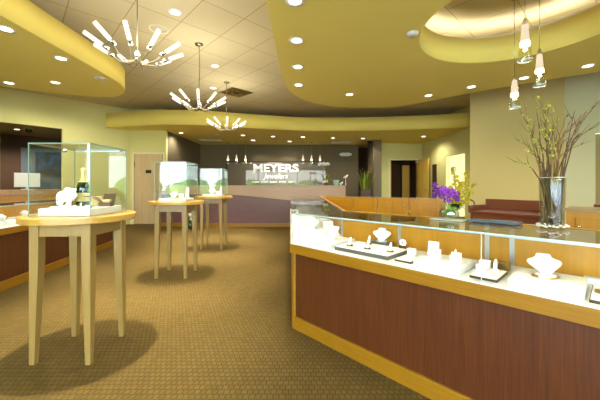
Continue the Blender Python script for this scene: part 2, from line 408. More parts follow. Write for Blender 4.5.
# open door leaf by the far doorway
d2 = struct('door_2', MB().prism([(4.66, 12.0), (4.70, 12.0), (4.79, 11.12), (4.75, 11.115)], 0.01, 2.19), 'door_gold')
MB().tube([(4.752, 11.2, 1.0), (4.70, 11.195, 1.0), (4.692, 11.3, 1.0)], 0.012).build('door_handle', 'chrome', d2)
MB().bb(4.60, 4.70, 11.9, 12.0, 2.08, 2.16).build('door_closer', 'aluminium', d2)
struct('door_3', mbb(3.66, 3.70, 12.18, 13.0, 0.01, 2.18), 'door_gold')
wd = Vector((1.188, -.694)).normalized(); wn = Vector((-wd.y, wd.x)); w0 = Vector((5.412, 6.13)) + wd * .46 + wn * .05
d4 = struct('door_4', MB().prism([tuple(w0 + wd * .01), tuple(w0 + wd * .78), tuple(w0 + wd * .78 + wn * .04), tuple(w0 + wd * .01 + wn * .04)], .01, 2.21), 'dark_ceiling')
hp = w0 + wd * .1 - wn * .03
MB().tube([(hp.x, hp.y, .95), (hp.x, hp.y, 1.15)], .012).build('door_handle', 'chrome', d4)
struct('baseboard_back', mbb(-5.20, -5.14, 9.18, 9.199, 0, 0.1).bb(-4.15, -4.115, 9.18, 9.199, 0, 0.1), 'wall_cream')
# soffit and ceiling canopies
SZ = 2.87
front = [(-5.85, 8.76), (-5.3, 8.62), (-4.73, 8.48), (-3.69, 8.31), (-2.78, 8.35), (-1.93, 8.64), (-1.47, 8.79), (0, 9.19), (1.53, 9.22), (3.03, 9.10), (4.05, 8.87), (4.9, 8.64)]
fr = [tuple(p) for p in spline([Vector(p) for p in front], 6)]
slab('ceiling_soffit', fr + [(4.9, 12.6), (4.9, 13.5), (2.42, 13.5), (2.42, 12.4), (-4.11, 12.4), (-4.11, 9.2), (-5.21, 9.2)], SZ, 3.28, 'canopy_paint')
CZ, CT = 2.90, 3.24
rc = [(-0.36, -2.9), (-0.33, 1.0), (-0.31, 2.7), (-0.29, 4.2), (-0.265, 4.9), (-0.16, 5.5), (0.14, 6.08), (0.7, 6.48), (1.4, 6.60), (2.15, 6.45), (3.12, 5.58), (3.75, 5.05), (4.5, 4.5), (5.4, 3.85), (6.58, 3.1)]
rcs = [tuple(p) for p in spline([Vector(p) for p in rc], 6)]
hole = [(2.36 + 1.03 * math.cos(2 * PI * k / 64), 3.15 + 1.03 * math.sin(2 * PI * k / 64)) for k in range(64)]
slab('ceiling_canopy_right', rcs + [(6.58, -2.9)], CZ, CT, 'canopy_paint', hole)
lc = [(-2.98, -2.9), (-3.0, 1.0), (-3.0, 3.0), (-2.99, 4.4), (-3.03, 5.05), (-3.22, 5.5), (-3.67, 5.8), (-4.4, 5.62), (-5.15, 5.15), (-6.4, 4.4), (-7.6, 3.6)]
lcs = [tuple(p) for p in spline([Vector(p) for p in lc], 6)]
slab('ceiling_canopy_left', lcs + [(-7.6, -2.9)], CZ, CT, 'canopy_paint')
# storefront behind the camera
WX = [-5.05 + 1.2 * i for i in range(10)]
wall('wall_front', (AL.x - .1, -3.0), (6.7, -3.0), 0, CH, 'wall_olive', [(WX[0] - (AL.x - .1), WX[-1] - (AL.x - .1), 0.12, 2.6)], side=-1)
for i in range(9):
    x0, x1 = WX[i], WX[i + 1]
    w = struct('window_%d' % (i + 1), mbb(x0, x0 + .03, -3.08, -3.02, .12, 2.6).bb(x1 - .03, x1, -3.08, -3.02, .12, 2.6).bb(x0 + .03, x1 - .03, -3.08, -3.02, .12, .17).bb(x0 + .03, x1 - .03, -3.08, -3.02, 2.55, 2.6), 'aluminium')
    mbb(x0 + .03, x1 - .03, -3.055, -3.045, .17, 2.55).build('pane', 'window_glass', w)
struct('ground', mbb(-40, 40, -60, -3.15, -0.2, -0.12), 'asphalt')
hb = MB()
for i in range(46):
    x = -34 + i * 1.5 + random.uniform(-.5, .5); s = random.uniform(.7, 1.35)
    hb.ball((x, -20 + random.uniform(-2, 2), s * 0.8 - .1), s, (1, 1, random.uniform(.7, 1.1)), 10)
hd = hb.build('hedge', 'leaves_outside'); tag(hd, 'row of green shrubs across the car park outside', 'hedge', kind='stuff')

# ------------------------------------------------------------------ recessed lights
def spot(name, loc, power, size=150, blend=.8, parent=None, col=(1.0, .95, .84), rot=(0, 0, 0), rad=.05):
    l = bpy.data.lights.new(name, 'SPOT'); l.energy = power; l.spot_size = math.radians(size); l.spot_blend = blend; l.color = col; l.shadow_soft_size = rad
    o = bpy.data.objects.new(name, l); COL.objects.link(o); o.location = loc; o.rotation_euler = rot
    if parent: o.parent = parent
    return o
DL = None
def downlight(x, y, z, label, group, power=60, lit=True, r=.075, size=155, blend=.7):
    t = thing('recessed_downlight', label, 'ceiling light', (x, y, z), 0, group)
    MB().lathe([(r * .8, 0.004), (r * .82, -.003), (r * 1.15, -.006), (r * 1.2, 0.0)], 24, close=False).build('trim_ring', 'white_gloss', t)
    MB().lathe([(.0001, -.001), (r * .8, -.001), (r * .8, .003), (.0001, .003)], 24, close=False).build('lens', 'lens_glow' if lit else 'white_grey', t)
    if lit: spot('downlight_lamp', (0, 0, -.03), power, size, blend, t, rad=r * .7)
    return t
g = 'recessed lights in the tiled ceiling'
PT = 820
for (x, y, lb) in ((-5.3, 7.1, 'added unseen wall washer in tiles before the angled left wall'), (-5.9, 6.4, 'added unseen wall washer in tiles behind the left canopy'),
                   (3.85, 6.75, 'added unseen wall washer in tiles behind right canopy, by the wall corner'), (4.55, 6.05, 'added unseen wall washer in tiles behind right canopy, above the branch vase'),
                   (1.2, 7.7, 'added unseen downlight in tiles between right canopy and soffit, left one'), (2.8, 7.25, 'added unseen downlight in tiles between right canopy and soffit, right one')):
    downlight(x, y, CH, lb, g, 3 if 'right canopy, ' in lb or 'wall corner' in lb else (100 if x < 0 else 70))  # added lamps, unseen behind the canopies, to brighten walls and soffit front
downlight(-1.64, 2.22, CH, 'recessed downlight over the nearest tall display table', g, PT, size=54, blend=.75)
downlight(-1.675, 4.03, CH, 'recessed downlight in ceiling tiles near the round ceiling speaker', g, PT, size=54, blend=.75)
downlight(-1.66, 5.85, CH, 'recessed downlight in ceiling tiles behind the middle chandelier canopy', g, PT, size=54, blend=.75)
downlight(-2.08, 7.18, CH, 'farthest recessed downlight in the tiles, just before the square air vent', g, PT, size=54, blend=.75)
g = 'recessed lights in the left olive canopy'
PC = 60
downlight(-3.21, 3.27, CZ, 'recessed downlight in left olive canopy, nearest the left frame edge at top', g, PC)
downlight(-3.21, 4.03, CZ, 'recessed downlight in left olive canopy, middle of its straight edge', g, PC)
downlight(-3.19, 4.79, CZ, 'unlit round ring in left olive canopy, closest to its rounded tip', g, 0, False)
downlight(-4.06, 4.98, CZ, 'recessed downlight on far curved edge of left olive canopy, right one', g, PC)
downlight(-4.95, 5.23, CZ - 0.0, 'recessed downlight on far curved edge of left olive canopy, left one', g, PC).location = (-4.85, 5.0, CZ)
g = 'recessed lights in the right olive canopy'
for (x, y, lb) in ((-.046, 2.77, 'recessed downlight on straight edge of right canopy, cut by top of frame'),
                   (-.04, 3.53, 'second recessed downlight down the straight edge of right canopy'),
                   (-.03, 4.32, 'third recessed downlight down the straight edge of right canopy'),
                   (-.025, 5.10, 'fourth recessed downlight, at rounded corner of right canopy'),
                   (.93, 5.635, 'recessed downlight at far curved edge of right canopy above lettered wall sign'),
                   (2.44, 5.70, 'recessed downlight at far edge of right canopy, left of the wall corner'),
                   (2.97, 5.20, 'recessed downlight at far edge of right canopy above orchid arrangement'),
                   (3.56, 4.77, 'recessed downlight at edge of right canopy, behind the three glass pendants'),
                   (4.11, 4.286, 'recessed downlight at edge of right canopy, nearest right frame edge')):
    downlight(x, y, CZ, lb, g, PC)
g = 'recessed lights under the back soffit'
for (x, y, lb, r, lit) in ((-3.83, 9.65, 'leftmost recessed downlight under back soffit, over the dark return wall', .08, True),
                      (-1.92, 10.1, 'recessed downlight under soffit between rear chandelier and left counter pendants', .08, True),
                      (-.93, 10.33, 'recessed downlight under soffit above first letters of wall sign', .08, True),
                      (1.17, 10.66, 'recessed downlight under soffit right of the right pendant trio', .08, True),
                      (2.26, 10.77, 'recessed downlight under soffit beside black dome camera', .08, True),
                      (4.25, 10.33, 'rightmost recessed downlight under soffit, by the open golden door', .08, True),
                      (-1.75, 11.2, 'small recessed ring light above the left pendant trio', .06, False),
                      (-.40, 11.5, 'small recessed ring light above the last letters of wall sign', .06, False),
                      (.10, 10.45, 'small recessed ring light above the right pendant trio', .06, False),
                      (-2.75, 9.95, 'small unlit recessed ring beside white soffit air vent', .06, False)):
    dn = downlight(x, y, SZ, lb, g, 90 if lit else 0, lit, r)
    if 'pendant trio' in lb and not lit or 'last letters' in lb:
        dn.children[1].data.materials[0] = MATS['lens_glow']
        spot('wall_washer_lamp', (0, .0, -.04), 70, 62, .5, dn, rot=(math.atan2(12.36 - y, SZ - 1.7), 0, math.atan2(x + .98, 4.0) * 1.0), rad=.03)
pq = (o1 + o2) / 2 + nn * 1.3
downlight(pq.x, pq.y, 2.725, 'added ceiling light of the dark room behind the left wall opening', 'added dark room light', 380)  # lamp added to brighten the room behind the opening
downlight(6.4, 10.2, 2.75, 'downlight inside the cream side room', 'side room light', 28)
downlight(4.4, 13.4, 2.7, 'downlight in the dark hall behind open golden door', 'hall light', 12)
# ceiling fittings
t = thing('ceiling_speaker', 'round beige speaker grille in the ceiling tiles above left chandelier', 'speaker', (-2.10, 4.46, CH))
MB().lathe([(.0001, -.008), (.11, -.006), (.115, -.002)], 28, close=False).build('grille', 'grey_plastic', t)
MB().lathe([(.115, 0), (.118, -.008), (.14, -.008), (.145, 0)], 28, close=False).build('ring', 'wall_cream', t)
t = thing('smoke_detector', 'white round smoke detector under right canopy left of the oculus', 'detector', (1.26, 3.36, CZ))
MB().lathe([(.06, 0), (.06, -.015), (.045, -.03), (.0001, -.032)], 24).build('housing', 'white_gloss', t)
MB().lathe([(.065, 0), (.065, -.006), (.06, -.006)], 24, close=False).build('base_ring', 'white_grey', t)
t = thing('air_vent', 'square stepped air vent in the ceiling tiles behind chandeliers', 'air vent', (-1.60, 7.52, CH), 0.81)
for k in range(4):
    a = .30 - k * .065
    MB().bb(-a, a, -a, -a + .03, -.012 - .004 * k, 0).bb(-a, a, a - .03, a, -.012 - .004 * k, 0).bb(-a, -a + .03, -a + .03, a - .03, -.012 - .004 * k, 0).bb(a - .03, a, -a + .03, a - .03, -.012 - .004 * k, 0).build('louvre_ring', 'nickel', t)
MB().bb(-.27, .27, -.27, .27, -.004, 0).build('throat', 'wall_dark', t)
def bar_vent(x, y, label):
    t = thing('soffit_vent', label, 'air vent', (x, y, SZ), 0, 'white vents under the soffit')
    MB().bb(-.40, .40, -.14, -.10, -.012, 0).bb(-.40, .40, .10, .14, -.012, 0).bb(-.40, -.36, -.1, .1, -.012, 0).bb(.36, .40, -.1, .1, -.012, 0).build('frame', 'white_gloss', t)
    s = MB()
    for k in range(6): s.box(.72, .02, .003, T(0, -.085 + k * .034, -.009, 0, .6))
    s.build('slats', 'white_gloss', t)
bar_vent(1.62, 11.75, 'white bar vent under soffit near the wall emergency light')
bar_vent(-3.35, 11.2, 'white bar vent under soffit near dark left return wall')
def dome(x, y, z, label):
    t = thing('dome_camera', label, 'camera', (x, y, z), 0, 'dome cameras')
    MB().lathe([(.085, 0), (.085, -.03), (.075, -.035)], 24, close=False).build('mount', 'black_plastic', t)
    MB().lathe([(.07, -.03), (.065, -.07), (.045, -.095), (.0001, -.105)], 24, close=False).build('dome', 'bottle_green', t)
dome(2.62, 11.35, SZ, 'black dome camera under the soffit beside the brown column')
pc = atd(29, 129, 8.2)
dome(pc.x, pc.y, 2.73, 'black dome camera on dark ceiling seen through left wall opening')

# ------------------------------------------------------------------ chandeliers
def tube_chandelier(label, loc):
    t = thing('chandelier', label, 'chandelier', loc, 0, 'tube chandeliers over the aisle')
    top = CH - loc[2]
    MB().lathe([(.0001, top), (.065, top), (.065, top - .018), (.02, top - .03), (.0001, top - .03)], 20, close=False).build('ceiling_plate', 'nickel', t)
    MB().tube([(0, 0, .04), (0, 0, top - .02)], .006).build('rod', 'nickel', t)
    MB().lathe([(.0001, -.03), (.022, -.025), (.028, 0), (.024, .05), (.01, .075), (.0001, .08)], 16, close=False).build('hub', 'chrome', t)
    R = None
    for k in range(10):
        a = math.radians(36 * k - 74); c, s_ = math.cos(a), math.sin(a)
        tw = .35
        pts = []
        for j in range(7):
            q = j / 6; rr = .02 + .235 * q; aa = a - tw * (1 - q)
            pts.append((rr * math.cos(aa), rr * math.sin(aa), -.02 - .05 * math.sin(q * PI * .9) + .06 * q * q))
        arm = MB().tube(pts, .0038, 6, R).build('arm', 'nickel', t)
        e = math.radians(31); base = Vector((.255 * c, .255 * s_, .035)); dr = Vector((math.cos(e) * c, math.cos(e) * s_, math.sin(e)))
        MB().tube([base - dr * .01, base + dr * .05], .018, 12, R).build('socket', 'chrome', arm)
        MB().tube([base + dr * .05, base + dr * .22], .0205, 14, R).build('glass_tube', 'tube_glow', arm)
    l = bpy.data.lights.new('chandelier_lamp', 'POINT'); l.energy = 34; l.color = (1, .94, .80); l.shadow_soft_size = .25
    o = bpy.data.objects.new('chandelier_lamp', l); COL.objects.link(o); o.parent = t; o.location = (0, 0, .12)
    spot('chandelier_uplight', (0, 0, .0), 14, 176, 1.0, t, rot=(PI, 0, 0), rad=.3)
    return t
tube_chandelier('nearest chrome chandelier of ten white glass tubes, rod running out of frame', (-1.66, 3.06, 2.49))
tube_chandelier('middle chrome chandelier of white glass tubes hanging from a visible ceiling plate', (-1.66, 4.94, 2.49))
tube_chandelier('farthest and smallest chandelier of white glass tubes, in front of the soffit', (-1.66, 6.78, 2.49))

# ------------------------------------------------------------------ cove lighting on top of the canopy around the oculus
t = thing('cove_light', 'hidden ring cove light around the top of ceiling oculus', 'cove light', (2.36, 3.15, CT))
MB().lathe([(1.16, .0), (1.30, .0), (1.30, .03), (1.18, .03), (1.18, .08), (1.16, .08), (1.16, .0)], 64, close=False).build('housing', 'aluminium', t)
MB().lathe([(1.20, .031), (1.27, .031), (1.27, .036), (1.20, .036), (1.20, .031)], 64, close=False).build('led_ring', 'cove_glow', t)
# ------------------------------------------------------------------ pendants
def pendant(label, group, loc, ceil, hgt=.36, r0=.028, r1=.062):
    t = thing('pendant_light', label, 'pendant light', loc, 0, group)
    top = ceil - loc[2]
    MB().lathe([(.0001, top), (.035, top), (.035, top - .012), (.0001, top - .02)], 16, close=False).build('ceiling_plate', 'nickel', t)
    MB().tube([(0, 0, hgt + .04), (0, 0, top)], .003, 6).build('cord', 'nickel', t)
    MB().lathe([(r0 * .9, hgt - .01), (r0 * .95, hgt + .02), (.008, hgt + .06), (.0001, hgt + .06)], 16, close=False).build('cap', 'chrome', t)
    MB().lathe([(r1, 0), (r1 * .97, .006), (r0 + (r1 - r0) * .5, hgt * .5), (r0, hgt)], 24, close=False).build('outer_shade', 'shade_glass', t)
    f = lambda q: (r0 + (r1 - r0) * (1 - q)) * .9
    MB().lathe([(f(.52), hgt * .52), (f(.98), hgt * .98)], 20, close=False).build('frosted_shade', 'frost_glow', t)
    MB().lathe([(.0001, hgt * .40), (f(.42), hgt * .42), (f(.52), hgt * .52)], 20, close=False).build('bulb', 'pendant_glow', t)
    l = bpy.data.lights.new('pendant_lamp', 'POINT'); l.energy = 1000 * r1 ** 2 * (2 if r1 > .06 else .35); l.color = (1, .93, .78); l.shadow_soft_size = .015
    o = bpy.data.objects.new('pendant_lamp', l); COL.objects.link(o); o.parent = t; o.location = (0, 0, hgt * .36)
    MB().lathe([(r1 * 1.0, 0), (r1 * 1.03, .004), (r1 * 1.0, .008)], 24, close=False).build('rim', 'glass_edge', t)
    return t
g = 'glass cone pendants in the oculus'
def ph(px, ytop, ybot, d, label):
    b = atd(px, ybot, d); pendant(label, g, (b.x, d, b.z), CH, (ybot - ytop) / F * d)
ph(514.5, 80, 108, 3.75, 'lowest hanging clear glass cone pendant, leftmost of three in oculus')
ph(525, 24, 61, 2.95, 'nearest and highest clear glass cone pendant, middle of three in oculus')
ph(539.5, 54, 86, 3.4, 'clear glass cone pendant at right of three in oculus')
g = 'small pendants over the reception counter'
ords = ['first', 'second', 'third']
for i, px in enumerate((228, 236.5, 245.5)):
    b = atd(px, 163.5, 11.7); pendant('small glowing cone pendant, %s from left over the counter, left of wall sign' % ords[i], g, (b.x, 11.7, b.z), SZ, .30, .025, .055)
for i, px in enumerate((303, 311.5, 320)):
    b = atd(px, 163.5, 11.7); pendant('small glowing cone pendant, %s of the right trio beside the wall sign' % ords[i], g, (b.x, 11.7, b.z), SZ, .30, .025, .055)

# ------------------------------------------------------------------ display tables with glass cases
def display_table(label, loc, case_h):
    t = thing('display_table', label, 'display table', loc, 0, 'round display tables with glass cases')
    MB().lathe([(.0001, .945), (.345, .945), (.352, .95), (.352, .985), (.347, .99), (.0001, .99)], 64, close=False, smooth=False).build('tabletop', 'maple_flat', t)
    ap = MB(); q = .185
    for (cx, cy, sx, sy) in ((0, -q, .3, .02), (0, q, .3, .02), (-q, 0, .02, .3), (q, 0, .02, .3)): ap.bb(cx - sx / 2, cx + sx / 2, cy - sy / 2, cy + sy / 2, .855, .945)
    ap.build('apron', 'maple', t)
    for sx in (-1, 1):
        for sy in (-1, 1):
            xo, yo = .205 * sx, .205 * sy
            w0, w1 = .036, .062
            def cr(w): return sorted((xo, xo - sx * w)), sorted((yo, yo - sy * w))
            (a0, a1), (c0, c1) = cr(w0); (e0, e1), (g0, g1) = cr(w1)
            lg = MB().add([(a0, c0, 0), (a1, c0, 0), (a1, c1, 0), (a0, c1, 0), (e0, g0, .70), (e1, g0, .70), (e1, g1, .70), (e0, g1, .70), (e0, g0, .945), (e1, g0, .945), (e1, g1, .945), (e0, g1, .945)],
                     [(3, 2, 1, 0), (0, 1, 5, 4), (1, 2, 6, 5), (2, 3, 7, 6), (3, 0, 4, 7), (4, 5, 9, 8), (5, 6, 10, 9), (6, 7, 11, 10), (7, 4, 8, 11), (8, 9, 10, 11)])
            lg.build('leg', 'maple', t, bevel=.003)
    c = .205; z0, z1 = .9905, .99 + case_h
    gc = MB().bb(-c, c, -c, c, z1 - .008, z1).build('glass_case', 'case_glass', t)
    MB().bb(-c, c, -c, -c + .006, z0, z1 - .008).build('front_pane', 'case_glass', gc)
    MB().bb(-c, c, c - .006, c, z0, z1 - .008).build('rear_pane', 'case_glass', gc)
    MB().bb(-c, -c + .006, -c + .006, c - .006, z0, z1 - .008).build('side_pane', 'case_glass', gc)
    MB().bb(c - .006, c, -c + .006, c - .006, z0, z1 - .008).build('side_pane', 'case_glass', gc)
    e = MB(); w = .0022
    for sx in (-1, 1):
        for sy in (-1, 1): e.bb(sx * c - w, sx * c + w, sy * c - w, sy * c + w, z0, z1)
    for s_ in (-1, 1):
        e.bb(-c + w, c - w, s_ * c - w, s_ * c + w, z1 - .006, z1 + .001); e.bb(s_ * c - w, s_ * c + w, -c + w, c - w, z1 - .006, z1 + .001)
    e.build('edge', 'glass_edge_green', gc)
    MB().bb(-c + .03, c - .03, c - .035, c - .015, z1 - .018, z1 - .010).build('light_bar', 'aluminium', gc)
    MB().lathe([(.0001, 0), (.014, 0), (.014, .012), (.008, .016), (.0001, .016)], 16, T(.04, -c - .001, z1 - .05, 0, PI / 2), close=False).build('lock', 'chrome', gc)
    return t
display_table('nearest tall round maple table with glass case holding bust and bottle', (-1.60, 2.20, 0), .49)
display_table('middle tall round maple table with glass case in the aisle', (-1.657, 4.04, 0), .51)
display_table('farthest tall round maple table with glass case, before the reception counter', (-1.66, 5.80, 0), .52)

# ------------------------------------------------------------------ jewellery display pieces
def bust_mesh(s=1.0, lean=.25, zs=.74):
    prof = [(.0, .020, .016), (.012, .030, .02), (.035, .048, .026), (.06, .068, .030), (.078, .076, .030), (.092, .070, .028), (.104, .048, .025), (.113, .034, .024), (.128, .031, .024), (.133, .028, .021)]
    rings = []
    for z, w, d in prof:
        rings.append([(w * s * math.copysign(abs(math.cos(2 * PI * k / 28)) ** .8, math.cos(2 * PI * k / 28)), d * s * math.sin(2 * PI * k / 28) + lean * z * s, z * s * zs) for k in range(28)])
    return rings
def necklace_bust(label, loc, rz, s=1.0, mat='white_matte', neck='chrome', gem='gem_clear', group='necklace busts in the showcases', base='white_grey'):
    t = thing('necklace_bust', label, 'necklace display', loc, rz, group)
    MB().lathe([(.0001, 0), (.045 * s, 0), (.045 * s, .006 * s), (.0001, .008 * s)], 24, T(0, .0, 0), close=False).build('base', base, t)
    MB().loft(bust_mesh(s), T(0, 0, .007 * s)).build('torso', mat, t)
    pts = []
    for j in range(15):
        q = -1 + j / 7.0
        pts.append((.036 * s * q * (1.25 - .25 * q * q), -.027 * s + .022 * s * q * q + .25 * s * (.055 + .06 * q * q), s * .74 * (.062 + .058 * q * q)))
    nk = MB().tube(pts, .0014 * s, 6).build('necklace', neck, t)
    MB().ball((0, -.018 * s, .037 * s), .008 * s, (1, .5, 1.3), 10).build('pendant', gem, nk)
    return t
def ring_stand(label, loc, rz, base='tray_dark', s=1.0, group='ring stands in the showcases'):
    t = thing('ring_stand', label, 'ring stand', loc, rz, group)
    MB().lathe([(.0001, 0), (.026 * s, 0), (.024 * s, .008 * s), (.0001, .009 * s)], 20, close=False).build('base', base, t)
    MB().tube([(0, 0, .006 * s), (0, .006 * s, .03 * s), (0, .014 * s, .058 * s), (0, .016 * s, .064 * s)], [.011 * s, .010 * s, .007 * s, .002 * s], 12).build('finger', 'white_matte', t)
    rg = MB()
    rg.tube([(.0102 * s * math.cos(2 * PI * k / 16), .006 * s + .0102 * s * math.sin(2 * PI * k / 16), .031 * s) for k in range(17)], .0016 * s, 6)
    rgo = rg.build('ring', 'gold', t)
    MB().ball((0, -.006 * s, .032 * s), .0042 * s, (1, 1, 1), 8).build('stone', 'gem_clear', rgo)
    return t
def riser(label, loc, rz, sx, sy, sz, mat='white_gloss', group='white risers in the showcases', top=None, name='display_riser', cat='riser'):
    o = MB().box(sx, sy, sz).build(name, mat, bevel=.002); o.location = loc; o.rotation_euler = (0, 0, rz)
    if top:
        t = thing(name, label, cat, loc, rz, group); o.name = 'slab'; o.data.name = 'slab'
        o.parent = t; o.location = (0, 0, 0); o.rotation_euler = (0, 0, 0)
        MB().box(sx - .008, sy - .008, .003, T(0, 0, sz)).build('cover', top, t); return t
    tag(o, label, cat, group); return o
def earring_box(label, loc, rz, sx, sy, sz, lean=.2, group='earring stands in the showcases'):
    t = thing('earring_stand', label, 'earring stand', loc, rz, group)
    MB().box(sx * 1.1, sy * 1.3, .006).build('foot', 'white_gloss', t)
    MB().add([(-sx / 2, -sy / 2, .006), (sx / 2, -sy / 2, .006), (sx / 2, sy / 2, .006), (-sx / 2, sy / 2, .006), (-sx / 2, -sy / 2 + lean * sz, sz), (sx / 2, -sy / 2 + lean * sz, sz), (sx / 2, sy / 2, sz), (-sx / 2, sy / 2, sz)],
             [(3, 2, 1, 0), (4, 5, 6, 7), (0, 1, 5, 4), (1, 2, 6, 5), (2, 3, 7, 6), (3, 0, 4, 7)]).build('card', 'white_matte', t, bevel=.002)
    for x in (-sx * .2, sx * .2):
        MB().ball((x, -sy / 2 + lean * sz * .6 - .002, sz * .62), .0045, (1, .8, 1.2), 8).build('earring', 'gem_clear', t)
    return t

# contents of nearest table case (table at -1.60, 2.20; top .99)
tx, ty = -1.60, 2.20; Z = .9915
riser('white slab riser filling the nearest table case, under bust and bottle', (tx + .01, ty + .0, Z), 0, .35, .36, .048)
Z2 = Z + .0495
b = necklace_bust('white necklace bust lying tilted in the nearest table case', (tx - .085, ty - .09, Z2), -.45, 1.3, neck='brass')
b.children[1].rotation_euler = (math.radians(-8), math.radians(5), 0); b.children[2].rotation_euler = b.children[1].rotation_euler
for c_ in b.children[1:]: c_.location.z = .006
b = tag(MB().box(.07, .02, .062, T(0, 0, 0, 0, -.3), .7).build('earring_card', 'white_matte', bevel=.004), 'small white card with golden triangle before the lying bust', 'earring card')
b.location = (tx + .005, ty - .16, Z2 + .003)
MB().add([(-.012, -.013, .02), (.006, -.013, .02), (.016, -.008, .044), (-.006, -.008, .04)], [(0, 1, 2, 3)]).build('triangle_earring', 'brass', b)
t = thing('champagne_bottle', 'dark green sparkling wine bottle with gold foil neck in glass case', 'bottle', (tx - .055, ty + .09, Z2))
MB().lathe([(.0001, 0), (.042, 0), (.043, .01), (.043, .13), (.038, .16), (.022, .195)], 28, close=False).build('body', 'bottle_green', t)
MB().lathe([(.0225, .19), (.019, .215), (.0165, .245), (.0175, .25), (.0175, .275), (.015, .288), (.0001, .29)], 24, close=False).build('foil', 'foil_gold', t)
MB().lathe([(.0300, .182), (.0245, .192)], 24, close=False).build('neck_label', 'paper_gold', t)
MB().lathe([(.0438, .035), (.0438, .1)], 24, close=False).build('body_label', 'paper_gold', t)
t = thing('watch_stand', 'open brown box with tilted dark lid beside the bottle', 'jewellery box', (tx + .14, ty + .06, Z2), .2)
MB().box(.085, .07, .028).build('box', 'leather_brown', t, bevel=.003)
MB().box(.085, .008, .075, T(0, .037, .026, 0, -.5)).build('lid', 'tray_dark', t, bevel=.002)
MB().box(.06, .04, .02, T(0, 0, .028)).build('cushion', 'paper_gold', t, bevel=.004)
riser('small flat gold block standing beside the wine bottle', (tx + .02, ty + .12, Z2), 0, .06, .05, .07, 'paper_gold', 'blocks in table case')
t = thing('fan_ornament', 'brown curved fan-shaped ornament in front of the bottle', 'ornament', (tx + .075, ty - .02, Z2), 0)
rings = []
for j in range(9):
    q = j / 8; a = q * 1.25; w = .06 * (1 - .6 * q)
    x = -.03 + .12 * math.sin(a); z = .075 * math.cos(a)
    rings.append([(x, -w / 2, z), (x + .004, -w / 2, z + .005), (x + .004, w / 2, z + .005), (x, w / 2, z)])
MB().loft(rings).build('leaf', 'leather_brown', t)
MB().box(.05, .05, .012).build('foot', 'white_gloss', t)
ring_stand('tiny ring stand at right corner of nearest table case', (tx + .15, ty - .13, Z2), 0, 'tray_dark', .6)
ring_stand('tiny ring stand on slab between bust and bottle', (tx + .075, ty - .115, Z2), 0.3, 'white_gloss', .55)
# middle and far tables: several small whites
for (cx, cy, who, wh) in ((-1.657, 4.04, 'middle', 0), (-1.66, 5.80, 'farthest', 1)):
    riser('white slab riser inside the %s table case' % who, (cx, cy, Z), 0, .34, .34, .03)
    z = Z + .0315
    necklace_bust('white necklace bust inside the %s table case' % who, (cx - .06, cy + .04, z), -.2, .8 + .2 * wh)
    earring_box('white earring stand inside the %s table case' % who, (cx + .08, cy - .05, z), .1, .06, .04, .06)
    earring_box('slim tall white stand at back of the %s table case' % who, (cx + .1, cy + .1, z), -.2, .045, .03, .14 - .02 * wh)
    ring_stand('ring stand inside the %s table case' % who, (cx - .02, cy - .1, z), .2, 'tray_dark', .9)
    riser('small flat gold tray inside the %s table case' % who, (cx + .07, cy - .13, z), 0, .09, .05, .012, 'gold', 'small gold trays in table cases')

